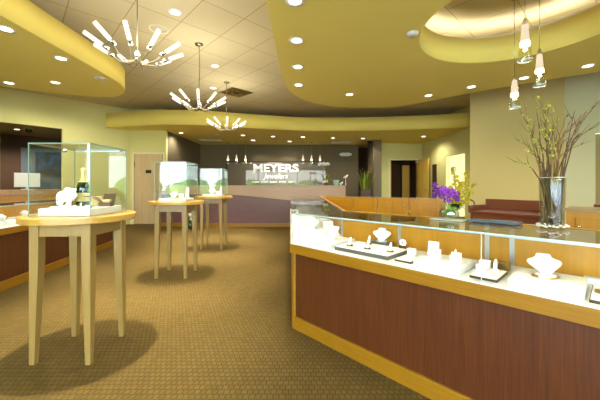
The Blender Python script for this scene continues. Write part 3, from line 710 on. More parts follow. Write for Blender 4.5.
# ------------------------------------------------------------------ showcases
DK = .715; GT = .965
def showcase(label, p0, p1, q0, q1, ends=(False, False), group='glass topped jewellery showcases', doors=0, led=60, brackets=(), base='cherry', post=False):
    p0, p1, q0, q1 = map(Vector, (p0, p1, q0, q1))
    u = (p1 - p0).normalized(); n = Vector((-u.y, u.x)); 
    if n.dot(q0 - p0) < 0: n = -n
    dep = n.dot((q0 + q1) / 2 - p0)
    t = thing('showcase', label, 'showcase', ((p0.x + p1.x) / 2, (p0.y + p1.y) / 2, 0), 0, group)
    def quad(a, b, e0=0.0, e1=0.0):
        fa, fb = a / dep, b / dep
        return [tuple(p0 + (q0 - p0) * fa + u * e0), tuple(p1 + (q1 - p1) * fa - u * e1), tuple(p1 + (q1 - p1) * fb - u * e1), tuple(p0 + (q0 - p0) * fb + u * e0)]
    def part(name, mat, poly, z0, z1, par=None, bevel=0):
        return MB().prism(poly, z0, z1).build(name, mat, par or t, world=True, bevel=bevel)
    part('plinth', 'trim_wood', quad(0, dep - .01), 0, .105, bevel=.003)
    part('base_panel', base, quad(.018, dep - .02, .0, .0), .105, .635)
    if post: part('corner_post', 'trim_wood', [tuple(p0 + (q0 - p0) * (.004 / dep)), tuple(p0 + (q0 - p0) * (.004 / dep) + u * .02), tuple(p0 + (q0 - p0) * (.06 / dep) + u * .02), tuple(p0 + (q0 - p0) * (.06 / dep))], .105, .635)
    part('deck_trim', 'trim_wood', quad(-.02, dep), .635, .708, bevel=.002)
    part('deck', 'white_gloss', quad(-.012, dep - .02, .0, .0), .708, DK)
    part('front_glass', 'case_glass', quad(0, .006, .001, .001), DK, GT - .008)
    part('top_glass', 'top_glass', quad(-.003, dep - .035), GT - .008, GT)
    part('glass_edge', 'glass_edge', quad(-.0055, -.003), GT - .008, GT + .0005)
    bp = part('back_panel', 'orange_wood', quad(dep - .03, dep - .008), .10, GT - .03)
    part('back_rail', 'orange_wood', quad(dep - .035, dep), GT - .03, GT + .004, bevel=.003)
    L_ = (q1 - q0).length
    for k in range(doors):
        a, bq = (k + .04) / doors, (k + .96) / doors
        Q = [q0 + (q1 - q0) * a - n * .008, q0 + (q1 - q0) * bq - n * .008, q0 + (q1 - q0) * bq + n * .006, q0 + (q1 - q0) * a + n * .006]
        dd = MB().prism([tuple(v) for v in Q], .14, GT - .05).build('door', 'orange_wood', t, world=True, bevel=.004)
        mid = q0 + (q1 - q0) * ((a + bq) / 2 + .3 / doors) + n * .006
        MB().ball((mid.x, mid.y, GT - .14), .014, (1, 1, 1), 10).build('knob', 'chrome', dd, world=True)
    for e, P, Q, s_ in ((ends[0], p0, q0, 1), (ends[1], p1, q1, -1)):
        if e:
            a = P + (Q - P) * .015; bq = P + (Q - P) * (1 - .03 / dep)
            MB().prism([tuple(a), tuple(a + u * .006 * s_), tuple(bq + u * .006 * s_), tuple(bq)], DK, GT - .008).build('end_glass', 'case_glass', t, world=True)
    for s_ in brackets:
        P = p0 + u * s_ + n * (dep - .034)
        m = MB().prism([tuple(P - u * .013), tuple(P + u * .013), tuple(P + u * .013 + n * .003), tuple(P - u * .013 + n * .003)], DK, GT - .008)
        m.build('bracket', 'aluminium', t, world=True)
    if led:
        lb = part('light_bar', 'aluminium', quad(.010, .022, .02, .02), GT - .016, GT - .009)
        part('led_strip', 'led_glow', quad(.022, .024, .03, .03), GT - .016, GT - .009, lb)
        c = (p0 + p1) / 2 + n * .035
        l = bpy.data.lights.new('showcase_lamp', 'AREA'); l.shape = 'RECTANGLE'; l.size = (p1 - p0).length - .1; l.size_y = .012; l.energy = led * (p1 - p0).length; l.color = (1, .95, .82)
        o = bpy.data.objects.new('showcase_lamp', l); COL.objects.link(o); o.parent = t
        o.location = (c.x - t.location.x, c.y - t.location.y, GT - .03)
        yaw = math.atan2(u.y, u.x)
        fl = 1 if Vector((-u.y, u.x)).dot(n) > 0 else -1
        o.rotation_euler = (fl * math.radians(28), 0, yaw)
    return t
A = Vector((-.067, 2.517)); U = Vector((.6887, -.725)); NN = Vector((.725, .6887)); RU = math.atan2(U.y, U.x)
def loc(t, s, z=DK): p = A + U * t + NN * s; return (p.x, p.y, z)
DEP = .52; TJ = 1.41; TE = 2.55
Q0 = Vector((.42, 2.733))
LED = 2.0
showcase('long glass-topped showcase in the foreground with cherry front, left unit', A, A + U * TJ, Q0, A + U * TJ + NN * DEP, doors=2, led=LED, brackets=(.15, .714, 1.31), post=True)
showcase('glass-topped foreground showcase at right frame edge, beneath branch vase', A + U * TJ, A + U * TE, A + U * TJ + NN * DEP, A + U * TE + NN * DEP, doors=2, led=LED, brackets=(.03,))
S1 = Vector((-.185, 6.2)); SQ = Vector((.45, 6.2))
showcase('glass-topped side showcase running away from the near corner, full of white displays', A, S1, Q0, SQ, (False, True), doors=3, led=LED)
jm = MB()
for (a_, b_) in ((-.002, .006), ): jm.prism([tuple(A + U * (TJ - .002) + NN * a_), tuple(A + U * (TJ + .0005) + NN * a_), tuple(A + U * (TJ + .0005) + NN * b_), tuple(A + U * (TJ - .002) + NN * b_)], DK, GT - .008)
main_case = [o for o in bpy.data.objects if o.name == 'showcase'][0]
jm.build('glass_joint', 'glass_edge', main_case, world=True)
# far units, wooden backs facing the camera
fa = Vector((.50, 6.12)); fb = Vector((2.36, 4.96)); fu = (fb - fa); fl = fu.length; fu = fu / fl; fn = Vector((-fu.y, fu.x))
if fn.y < 0: fn = -fn
cuts = [0]
for px in (353, 377.5, 409):
    k = (px - 300) / F; cuts.append((k * fa.y - fa.x) / (fu.x - k * fu.y))
cuts.append(fl)
fw = ['first', 'second', 'third', 'fourth']
for i in range(4):
    a = fa + fu * (cuts[i] + .006); b = fa + fu * (cuts[i + 1] - .006)
    showcase('orange wood back of far showcase, %s from left behind the near counter' % fw[i], a + fn * .5, b + fn * .5, a, b, (i == 0, i == 3), 'far showcases with wooden backs', doors=(1, 1, 2, 1)[i], led=1.0)
for i in range(4):
    c = fa + fu * ((cuts[i] + cuts[i + 1]) / 2) + fn * .26
    riser('white riser inside far showcase, %s from left' % fw[i], (c.x, c.y, DK + .0008), math.atan2(fu.y, fu.x), min(.3, cuts[i + 1] - cuts[i] - .1), .2, .05)
# left island
LA = Vector((-3.1, 1.3)); LB = Vector((-3.36, 3.36)); LC = Vector((-3.70, 5.95))
lu = (LC - LB).normalized(); lnv = Vector((-abs(lu.y), lu.x)); lnv = Vector((-lu.y, lu.x))
mid_ = LB + lu * .9
showcase('left glass showcase with cherry front, cut by left frame edge', LB - lu * 1.6, mid_, LB - lu * 1.6 + lnv * .52, mid_ + lnv * .52, (True, False), doors=2, led=LED)
showcase('left glass showcase with cherry front, behind the nearest display table', mid_, LC, mid_ + lnv * .52, LC + lnv * .52, (False, True), doors=2, led=LED)
ru = math.atan2(lu.y, lu.x)
for i, (tt, ss, sx, sy, sz, lb) in enumerate(((.02, .17, .3, .24, .03, 'white slab riser in left showcase, nearest left frame edge'), (.38, .2, .25, .26, .045, 'white slab riser in left showcase, just left of near table'),
     (.75, .2, .3, .26, .06, 'white slab riser in left showcase, half hidden behind near table'), (1.3, .2, .4, .26, .05, 'white slab riser in left showcase behind the table legs'), (1.9, .2, .4, .26, .05, 'white slab riser at far end of left showcase'))):
    p = LB + lu * tt + lnv * (ss + .05)
    riser(lb, (p.x, p.y, DK + .0008), ru, sx, sy, sz)
    necklace_bust(lb.replace('slab riser', 'necklace bust'), (p.x - .02, p.y, DK + sz + .0015), ru - PI / 2 + PI, .75)
    q = p - lu * .09 - lnv * .07
    ring_stand(lb.replace('white slab riser', 'ring stand'), (q.x, q.y, DK + sz + .0015), 0, 'gold', .8)

# ---- contents of the foreground showcase
def put(t, s, z=DK): return loc(t, s, z + .0008)
riser('white slab riser at the near corner of the foreground showcase', put(.26, .21), RU, .24, .30, .038)
t = thing('pendant_card', 'tilted white pendant ramp on corner slab of foreground showcase', 'necklace display', put(.27, .20, DK + .0405), RU + .25)
MB().add([(-.035, -.05, .002), (.035, -.05, .002), (.035, .07, .085), (-.035, .07, .085), (-.035, -.05, .012), (.035, -.05, .012), (.035, .062, .097), (-.035, .062, .097)],
         [(3, 2, 1, 0), (4, 5, 6, 7), (0, 1, 5, 4), (1, 2, 6, 5), (2, 3, 7, 6), (3, 0, 4, 7)]).build('ramp', 'white_matte', t, bevel=.002)
MB().box(.06, .008, .082, T(0, .055, 0)).build('strut', 'white_gloss', t)
MB().ball((0, -.004, .052), .006, (1, 1, .6), 8).build('pendant', 'gem_clear', t)
riser('wide low grey-edged tray with white top in foreground showcase', put(.645, .19), RU, .44, .29, .026, 'tray_grey', 'trays in the foreground showcase', 'white_matte', 'display_tray', 'tray')
zt = DK + .0305
ring_stand('ring stand at left end of the wide grey-edged tray', put(.50, .13, zt), RU, 'brass')
ring_stand('ring stand at back left of the wide grey-edged tray', put(.56, .29, zt), RU, 'tray_grey')
ring_stand('ring stand in the middle of the wide grey-edged tray', put(.655, .13, zt), RU, 'tray_dark')
ring_stand('ring stand at right end of the wide grey-edged tray', put(.815, .16, zt), RU, 'brass')
riser('grey block under white bust behind the wide tray', put(.60, .415), RU, .15, .10, .04, 'tray_grey', 'bust blocks in the foreground showcase')
necklace_bust('white necklace bust on grey block behind wide tray in foreground showcase', put(.60, .41, DK + .0415), RU + .35, .95)
t = thing('flower_ornament', 'small white flower-shaped ornament in dark stand, foreground showcase', 'ornament', put(.79, .38), RU)
MB().box(.05, .035, .04, None, .8).build('stand', 'tray_dark', t, bevel=.003)
fm = MB()
for k in range(7): fm.ball((.018 * math.cos(k * .9), .006, .058 + .018 * math.sin(k * .9)), .012, (1, .7, 1), 8)
fm.build('bloom', 'white_petal', t)
riser('thin gold-edged tray between wide tray and big white slab', put(.955, .18), RU, .11, .22, .012, 'tray_dark', 'trays in the foreground showcase', 'white_matte', 'display_tray', 'tray')
earring_box('small white earring cube on thin gold-edged tray', put(.935, .23, DK + .0165), RU, .05, .035, .045)
riser('big white slab riser in middle of foreground showcase', put(1.165, .18), RU, .26, .27, .036)
zt = DK + .0375
earring_box('tall white folded card at back left of the middle slab', put(1.07, .25, zt), RU + .1, .06, .04, .085)
earring_box('white earring stand at front left of the middle slab', put(1.125, .15, zt), RU - .1, .05, .035, .06)
earring_box('white earring stand at right of the middle slab', put(1.245, .14, zt), RU + .2, .05, .035, .06)
riser('low white ring dish at back of the middle slab', put(1.20, .25, zt), RU, .055, .04, .02, 'white_gloss', 'ring dishes')
ring_stand('little ring stand in the dish behind the middle slab', put(1.20, .25, zt + .022), RU, 'white_gloss', .55)
riser('thin square tray with dark gold edge beneath glass joint', put(1.405, .15), RU, .125, .22, .013, 'tray_dark', 'trays in the foreground showcase', 'white_matte', 'display_tray', 'tray')
zt = DK + .0175
earring_box('white earring stand at left of the thin square tray', put(1.375, .12, zt), RU + .1, .045, .03, .04)
riser('white jewellery roll at back left of the thin square tray', put(1.365, .23, zt), RU, .05, .04, .045, 'white_matte', 'jewellery rolls')
ring_stand('white ring stand at back of the thin square tray', put(1.42, .20, zt), RU, 'white_gloss', 1.0)
riser('golden box standing behind the thin square tray', put(1.41, .34), RU, .10, .05, .045, 'brass', 'golden boxes', name='jewellery_box', cat='box')
riser('large white slab riser under bust near right frame edge', put(1.645, .18), RU, .27, .27, .036)
zt = DK + .0375
o = tag(MB().lathe([(.0001, 0), (.06, 0), (.062, .004), (.0001, .006)], 32, None, close=False).build('gold_disc', 'gold'), 'flat golden disc beneath the large white bust', 'disc'); o.location = put(1.635, .195, zt); o.scale = (1, .7, 1)
necklace_bust('large white necklace bust on golden disc near right frame edge', put(1.635, .19, zt + .0068), RU + .45, .93, neck='nickel')
earring_box('little clear ring box in front of the large bust', put(1.64, .085, zt), RU + .4, .032, .025, .028, 0)
riser('white tray with dark edge at right frame edge of showcase', put(1.895, .16), RU, .20, .26, .013, 'tray_dark', 'trays in the foreground showcase', 'white_matte', 'display_tray', 'tray')
ring_stand('ring stand on dark wedge base at right frame edge', put(1.835, .16, DK + .0175), RU, 'brass', 1.15)
riser('small white-grey box behind the rightmost tray', put(1.80, .37), RU, .08, .05, .03, 'white_grey', 'small boxes')
riser('white slab riser beyond right frame edge in showcase', put(2.2, .2), RU, .26, .27, .036)
# ---- contents of the side showcase (white steps and busts going away from the corner)
sd = (S1 - A).normalized(); rs = math.atan2(sd.y, sd.x)
names = ['first', 'second', 'third', 'fourth', 'fifth', 'sixth', 'seventh', 'eighth']
for i in range(8):
    yy = 2.98 + i * .38
    xl = A.x + (S1.x - A.x) * (yy - A.y) / (S1.y - A.y)
    hh = (.05, .09, .05, .1, .06, .1, .06, .09)[i]
    riser('white stepped riser in side showcase, %s from the near corner' % names[i], (xl + .27, yy, DK + .0008), 0, .34, .20, hh)
    necklace_bust('white necklace bust in side showcase, %s from the near corner' % names[i], (xl + .20, yy + .02, DK + hh + .0025), -.2, .75 if hh > .08 else 1.0)
    if i < 6: earring_box('white earring stand in side showcase, %s from the near corner' % names[i], (xl + .36, yy - .03, DK + hh + .0025), .1, .09, .05, .075)
    if i < 5: riser('flat white pad in side showcase, %s from the near corner' % names[i], (xl + .2, yy - .17, DK + .0008), 0, .22, .10, .02, 'white_matte', 'white pads in the side showcase', name='display_pad', cat='pad')

# ------------------------------------------------------------------ things on the foreground counter
def rail(px):   # point on the back rail at image column px
    k = (px - 300) / F; b = A + NN * (DEP - .10); t = (k * b.y - b.x) / (U.x - k * U.y); return b + U * t
# branch vase
vb = rail(552); vz = GT + .001
V = thing('branch_vase', 'tall clear glass vase of bare branches at right on the counter', 'vase', (vb.x, vb.y, vz))
MB().lathe([(.0001, 0), (.050, 0), (.052, .01), (.058, .26), (.0585, .275), (.054, .275), (.048, .02), (.0001, .018)], 32, close=False).build('vase', 'vase_glass', V)
MB().lathe([(.0575, .272), (.0595, .276), (.054, .276)], 32, close=False).build('rim', 'glass_edge', V)
vp = []
tips = [(514, 138), (513, 162), (521, 112), (524, 99), (529, 120), (536, 108), (538, 97), (545, 105), (549, 102), (553, 108), (558, 116), (550, 128), (541, 130), (533, 140), (526, 150),
        (567, 112), (572, 116), (575, 110), (580, 122), (586, 112), (585, 130), (598, 102), (603, 96), (606, 118), (594, 140), (560, 140), (546, 118), (570, 130)]
for i, (px, py) in enumerate(tips):
    dd = vb.y + random.uniform(-.16, .16)
    tip = atd(px, py, dd) - Vector((vb.x, vb.y, vz))
    ba = Vector((random.uniform(-.03, .03), random.uniform(-.03, .03), .025))
    nk = Vector((max(-.045, min(.045, tip.x * .35)) + random.uniform(-.01, .01), max(-.045, min(.045, tip.y * .3)), .27))
    m1 = nk.lerp(tip, .5) + Vector((random.uniform(-.025, .025) + (-tip.x * .12), random.uniform(-.02, .02), .03))
    pts = spline([ba, nk, m1, tip], 5)
    pts = [p + Vector((random.uniform(-.003, .003), random.uniform(-.003, .003), 0)) for p in pts]
    nP = len(pts); mb = MB(); mb.tube(pts, [.0048 * (1 - .8 * j / nP) for j in range(nP)], 6)
    for q in range(3):       # side twigs
        j = random.randint(8, nP - 3); d = (pts[j + 1] - pts[j]).normalized() + Vector((random.uniform(-.6, .6), random.uniform(-.6, .6), .1))
        mb.tube([pts[j], pts[j] + d * .03, pts[j] + d * .06 + Vector((0, 0, .015))], [.002, .0015, .0008], 5)
    mb.cur = 1
    limy = px < 560
    for q in range(9 if limy else 3):
        j = random.randint(8, nP - 1); p = pts[j] + Vector((random.uniform(-.005, .005), random.uniform(-.005, .005), 0))
        mb.ball(p, random.uniform(.0028, .005), (1, 1, 1.7), 6)
    mb.build('branch', ['bark_light' if i % 3 == 0 else 'bark', 'leaf_lime' if limy else 'bark_light'], V)
t = thing('pebble_ring', 'white rounded pebbles heaped around foot of the branch vase', 'pebbles', (vb.x, vb.y, vz))
t['kind'] = 'stuff'
pm = MB()
for k in range(26):
    a = 2 * PI * k / 26; r = .0625 + random.uniform(-.001, .003); pm.ball((r * math.cos(a), r * math.sin(a), .011 + random.uniform(0, .012)), .0075, (1.1, 1, .7), 8)
pm.build('pebbles', 'pebble', t)
# orchid arrangement
ob = rail(449)
O = thing('orchid_arrangement', 'purple and yellow orchid arrangement in glass bowl on the counter', 'flowers', (ob.x, ob.y, vz))
MB().lathe([(.0001, 0), (.05, 0), (.062, .02), (.06, .05), (.05, .07), (.047, .07), (.056, .05), (.057, .022), (.0001, .006)], 28, close=False).build('bowl', 'vase_glass', O)
MB().ball((0, 0, .045), .045, (1, 1, .6), 12).build('moss', 'leaf_green', O)
def flower(mb, c, r, n=5, up=None):
    ax = Vector((random.uniform(-1, 1), random.uniform(-1.2, -.1), random.uniform(-.3, 1))).normalized()
    a = ax.orthogonal().normalized(); b = ax.cross(a)
    for k in range(n):
        th = 2 * PI * k / n; d = a * math.cos(th) + b * math.sin(th); s = ax.cross(d)
        p = Vector(c)
        mb.add([tuple(p), tuple(p + d * r * .55 + s * r * .38 + ax * r * .12), tuple(p + d * r + ax * r * .3), tuple(p + d * r * .55 - s * r * .38 + ax * r * .12), tuple(p + ax * r * .14)],
               [(0, 1, 4), (1, 2, 4), (2, 3, 4), (3, 0, 4), (0, 3, 2, 1)], None, True)
def pxo(px, py, dd=0): return atd(px, py, ob.y + dd) - Vector((ob.x, ob.y, vz))
for k in range(46):
    q = random.random(); cx = 434 + q * 25; cy = 190 + q * 9 + random.uniform(-6.5, 6.5)
    m = MB(); c = pxo(cx, cy, random.uniform(-.07, .05)); flower(m, c, random.uniform(.020, .028))
    m.cur = 1; m.ball(c, .005, (1, 1, 1), 6)
    m.build('purple_bloom', ['purple_petal' if k % 3 else 'violet_petal', 'violet_petal'], O)
for k in range(5):
    q = k / 4; m = MB(); m.tube(spline([pxo(448, 212), pxo(446 + q * 8, 203), pxo(436 + q * 18, 192 + q * 5)], 5), .003, 6); m.build('stem', 'leaf_green', O)
spk = [((455, 210), (456, 195), (453.5, 168), 453.5), ((458, 210), (463, 195), (467, 172), 470), ((459, 210), (467, 198), (473, 184), 474), ((456, 210), (459, 198), (461, 183), 460), ((452, 210), (452, 198), (450, 187), 450)]
for (a, b, c, _) in spk:
    m = MB(); pts = spline([pxo(*a), pxo(*b), pxo(*c)], 8); m.tube(pts, .003, 6)
    m.cur = 1
    for j in range(5, len(pts)):
        for q in range(4):
            p = pts[j] + Vector((random.uniform(-.024, .024), random.uniform(-.028, .028), random.uniform(-.012, .012))) * (1.15 - .85 * j / len(pts)); flower(m, p, random.uniform(.010, .016))
    m.build('yellow_flower_spike', ['leaf_green', 'yellow_petal'], O)
for k in range(14):
    a = random.uniform(0, 2 * PI); r = random.uniform(.06, .13); m = MB(); h = random.uniform(.05, .11)
    base = Vector((.03 + .01 * math.cos(a), 0, .06)); tipv = Vector((.045 + r * .55 * math.cos(a), r * .6 * math.sin(a), h)); mid = base.lerp(tipv, .55) + Vector((0, 0, .03))
    s = Vector((-math.sin(a), math.cos(a), 0)) * .016
    m.add([tuple(base), tuple(mid - s), tuple(tipv), tuple(mid + s), tuple(mid + Vector((0, 0, -.004)))], [(0, 1, 4), (1, 2, 4), (2, 3, 4), (3, 0, 4), (0, 3, 2, 1)], None, True)
    m.build('leaf', 'leaf_green' if k % 2 else 'leaf_lime', O)
MB().tube(spline([pxo(457, 208), pxo(461, 202), pxo(467, 199.5), pxo(473, 201), pxo(474, 205), pxo(470, 207)], 5), .0045, 8).build('curved_twig', 'bark', O)
MB().box(.20, .12, .004, T(0, 0, .0022, RU)).build('bowl_mat', 'glass_edge', O)
for ch in O.children:
    if ch.name.startswith('bowl') and not ch.name.startswith('bowl_mat'): ch.location.z = .0036
# slate pad on the counter
k0, k1 = rail(469), rail(520)
o = MB().box((k1 - k0).length, .10, .012).build('counter_pad', 'pad_slate', bevel=.003); o.location = ((k0.x + k1.x) / 2, (k0.y + k1.y) / 2, GT + .0055); o.rotation_euler = (0, 0, RU)
o.location = Vector(o.location) + Vector((NN.x, NN.y, 0)) * .03
tag(o, 'slate blue counter pad lying right of the orchids', 'pad')
# mahogany desk and light cabinet inside the island
a = at(468, 210.3, .85); b = at(543, 215.8, .85); a = Vector((a.x, a.y)); b = Vector((b.x, b.y))
mu = (b - a).normalized(); mn = Vector((-mu.y, mu.x)); mn = mn if mn.y > 0 else -mn
D = thing('mahogany_desk', 'red mahogany staff desk with raised back ledge behind counter', 'desk', (a.x, a.y, 0))
MB().prism([tuple(a + mn * .02 + mu * .02), tuple(b + mn * .02 - mu * .02), tuple(b + mn * .5 - mu * .02), tuple(a + mn * .5 + mu * .02)], 0, .82).build('body', 'mahogany', D, world=True)
MB().prism([tuple(a), tuple(b), tuple(b + mn * .52), tuple(a + mn * .52)], .82, .85).build('desktop', 'mahogany', D, world=True, bevel=.003)
a2, b2_ = a + mn * .44, b + mn * .44
MB().prism([tuple(a2), tuple(b2_), tuple(b2_ + mn * .06), tuple(a2 + mn * .06)], .85, 1.0).build('back_ledge', 'mahogany', D, world=True, bevel=.003)
MB().prism([tuple(b - mu * .025), tuple(b), tuple(b + mn * .45), tuple(b + mn * .45 - mu * .025)], .85, .93).build('end_ledge', 'maple', D, world=True, bevel=.003)
MB().prism([tuple(a), tuple(a + mu * .03), tuple(a + mu * .03 + mn * .45), tuple(a + mn * .45)], .85, .92).build('end_ledge', 'mahogany', D, world=True, bevel=.003)
b3 = a2 + mu * 1.12; 
o = MB().prism([tuple(b3 + mu * .02 + mn * .1), tuple(b3 + mu * .75 + mn * .1), tuple(b3 + mu * .75 + mn * .5), tuple(b3 + mu * .02 + mn * .5)], 0, .98).build('mahogany_cabinet', 'mahogany', bevel=.004)
tag(o, 'dark mahogany cabinet behind the branch vase', 'cabinet')
ca = at(566, 208.6, GT); cb = Vector((ca.x, ca.y)) + U * .8; ca = Vector((ca.x, ca.y))
Cb = thing('staff_cabinet', 'light orange wood staff cabinet at right behind branch vase', 'cabinet', (ca.x, ca.y, 0))
MB().prism([tuple(ca), tuple(cb), tuple(cb + NN * .5), tuple(ca + NN * .5)], 0, .935).build('body', 'orange_wood', Cb, world=True)
MB().prism([tuple(ca - NN * .01 - U * .01), tuple(cb - NN * .01), tuple(cb + NN * .5), tuple(ca + NN * .5 - U * .01)], .935, GT).build('top', 'maple', Cb, world=True, bevel=.003)
for k in range(2):
    e0, e1 = ca + U * (.07 + k * .37), ca + U * (.07 + k * .37 + .32)
    dd = MB().prism([tuple(e0 - NN * .015), tuple(e1 - NN * .015), tuple(e1), tuple(e0)], .08, .88).build('door', 'orange_wood', Cb, world=True, bevel=.005)
    kk = e0 + U * .03 - NN * .022; MB().ball((kk.x, kk.y, .80), .012, (1, 1, 1), 10).build('knob', 'chrome', dd, world=True)

# ------------------------------------------------------------------ left side: back counter, monitor
pa = atd(-25, 190, 6.3); pb = atd(78, 189, 7.6)
pa = Vector((pa.x, pa.y)); pb = Vector((pb.x, pb.y)); cu = (pb - pa).normalized(); cn = Vector((-cu.y, cu.x)); cn = cn if cn.y > 0 else -cn
BC = thing('back_counter', 'orange wood back counter below the dark wall opening', 'counter', (pa.x, pa.y, 0))
MB().prism([tuple(pa + cn * .03), tuple(pb + cn * .03), tuple(pb + cn * .45), tuple(pa + cn * .45)], 0, .97).build('body', 'orange_wood', BC, world=True)
MB().prism([tuple(pa), tuple(pb), tuple(pb + cn * .47), tuple(pa + cn * .47)], .97, 1.09).build('worktop', 'oak_top', BC, world=True, bevel=.006)
Lc = (pb - pa).length
for k in range(5):
    e0, e1 = pa + cu * (Lc * (k + .03) / 5) , pa + cu * (Lc * (k + .97) / 5)
    dd = MB().prism([tuple(e0 + cn * .015), tuple(e1 + cn * .015), tuple(e1 + cn * .03), tuple(e0 + cn * .03)], .1, .92).build('door', 'orange_wood', BC, world=True, bevel=.004)
    kk = e1 - cu * .06 + cn * .01; MB().ball((kk.x, kk.y, .78), .014, (1, 1, 1), 10).build('knob', 'chrome', dd, world=True)
pm_ = pa + cu * ((lambda k: (k * pa.y - pa.x) / (cu.x - k * cu.y))((28.5 - 300) / F)) + cn * .22
Mo = thing('computer_monitor', 'white back of computer monitor standing on left back counter', 'monitor', (pm_.x, pm_.y, 1.091), math.atan2(cu.y, cu.x) + .1)
MB().box(.20, .16, .012).build('foot', 'aluminium', Mo, bevel=.003)
MB().box(.06, .02, .10, T(0, .02, .012)).build('neck', 'aluminium', Mo)
MB().box(.46, .035, .33, T(0, 0, .06)).build('housing', 'white_gloss', Mo, bevel=.008)
MB().box(.43, .002, .29, T(0, .0185, .08)).build('screen', 'black_plastic', Mo)
# low white box under the counter edge
o = MB().box(.38, .03, .11).build('paper_tray', 'white_gloss', bevel=.003); q = pm_ - cn * .24; o.location = (q.x, q.y, .86); o.rotation_euler = (0, 0, math.atan2(cu.y, cu.x))
bpy.data.objects.remove(o)
# television in the dark room
tvc = b1 - nn * .19 + bw * .85
TV = thing('television', 'wall television with dim blue picture in the dark room', 'television', (tvc.x, tvc.y, 1.55), math.atan2(bw.y, bw.x) + PI)
MB().box(1.2, .04, .70).build('housing', 'black_plastic', TV, bevel=.005)
MB().box(1.14, .002, .64, T(0, -.0215, .03)).build('screen', 'tv_screen', TV)

# ------------------------------------------------------------------ reception counter
RC = thing('reception_counter', 'long reception counter, pale wave band over plum front', 'counter', (-1.5, 8.57, 0))
xs = [-4.05 + 5.35 * i / 40 for i in range(41)]
def fy(x): return 8.57 + .02 * (x + 1.5) ** 2
def wz(x):
    q = (x + 4.3) / 5.6
    return .93 - .20 * (.5 - .5 * math.cos(PI * min(1, max(0, (q - .35) / .5)))) 
MB().prism([(x, fy(x) + .03) for x in xs] + [(x, fy(x) + .5) for x in reversed(xs)], .1, 1.12).build('front_panel', 'plum_laminate', RC, world=True)
MB().prism([(x, fy(x) - .0) for x in xs] + [(x, fy(x) + .48) for x in reversed(xs)], 0, .1).build('plinth', 'trim_wood', RC, world=True)
m = MB(); vs = []; fs = []
for i, x in enumerate(xs):
    for (dy, z) in ((.0, wz(x)), (.0, 1.16), (.03, 1.16), (.03, wz(x))): vs.append((x, fy(x) + dy, z))
for i in range(40):
    for k in range(4): fs.append((i * 4 + k, i * 4 + (k + 1) % 4, i * 4 + 4 + (k + 1) % 4, i * 4 + 4 + k))
fs += [(3, 2, 1, 0), (160, 161, 162, 163)]
m.add(vs, fs); m.build('wave_band', 'pale_laminate', RC, world=True)
MB().prism([(x, fy(x) - .02) for x in xs] + [(x, fy(x) + .52) for x in reversed(xs)], 1.16, 1.19).build('countertop', 'pale_laminate', RC, world=True, bevel=.004)
MB().prism([(1.27, fy(1.27) + .03), (1.33, fy(1.3) + .03), (1.33, fy(1.3) + .5), (1.27, fy(1.27) + .5)], 0, 1.16).build('end_panel', 'pale_laminate', RC, world=True)
# wall sign
SG = thing('wall_sign', 'dark bronze mirror sign with large white lettering on the brown back wall', 'sign', (-1.0, 12.39, 1.0))
mbb(-3.0, 1.05, 12.36, 12.395, 1.06, 2.14).build('panel', 'bronze_mirror', SG, world=True)
mbb(-3.04, -3.0, 12.34, 12.395, 1.02, 2.18).bb(1.05, 1.09, 12.34, 12.395, 1.02, 2.18).bb(-3.0, 1.05, 12.34, 12.395, 2.14, 2.18).bb(-3.0, 1.05, 12.34, 12.395, 1.02, 1.16).build('frame', 'wall_dark', SG, world=True)
def text_part(name, body, x0, x1, z0, z1, y, bold=0.0, shear=0.0, depth=.02):
    c = bpy.data.curves.new('lettering', 'FONT'); c.body = body; c.extrude = .02; c.offset = bold; c.shear = shear; c.size = 1
    o = bpy.data.objects.new('lettering', c); COL.objects.link(o)
    bpy.context.view_layer.update()
    me = bpy.data.meshes.new_from_object(o.evaluated_get(bpy.context.evaluated_depsgraph_get()))
    bpy.data.objects.remove(o)
    X = [v.co.x for v in me.vertices]; Y = [v.co.y for v in me.vertices]; ax, bx, ay, by = min(X), max(X), min(Y), max(Y)
    for v in me.vertices:
        x, yy, z = v.co; v.co = (x0 + (x - ax) / (bx - ax) * (x1 - x0) - SG.location.x, y - (z + .02) / .04 * depth - SG.location.y, z0 + (yy - ay) / (by - ay) * (z1 - z0) - SG.location.z)
    me.materials.clear(); me.materials.append(MATS['lettering'])
    o = bpy.data.objects.new(name, me); COL.objects.link(o); o.parent = SG
    return o
text_part('large_lettering', 'MEYERS', -1.92, -.06, 1.73, 2.07, 12.355, .035)
text_part('script_lettering', 'Jewelers', -1.53, -.48, 1.40, 1.68, 12.355, .015, .35)
m = MB()
for k in range(30):
    if k % 6 != 5: m.bb(-1.98 + k * .062, -1.98 + k * .062 + .04, 12.345, 12.356, 1.30, 1.355)
m.build('tagline_marks', 'lettering', SG, world=True)
m = MB()
for k in range(10): m.bb(-1.33 + k * .062, -1.33 + k * .062 + .025, 12.345, 12.356, 2.095, 2.115)
m.build('upper_marks', 'lettering', SG, world=True)
# emergency light
e = atd(345.5, 154.5, 12.38)
EL = thing('emergency_light', 'white oval emergency light high on the brown back wall', 'emergency light', (e.x, 12.395, e.z))
m = MB(); m.tube([(-.16, -.04, 0), (.16, -.04, 0)], .075, 16); m.build('housing', 'white_gloss', EL)
for s_ in (-1, 1): MB().ball((s_ * .2, -.05, 0), .055, (1, .8, 1), 12).build('lamp_head', 'white_gloss', EL)
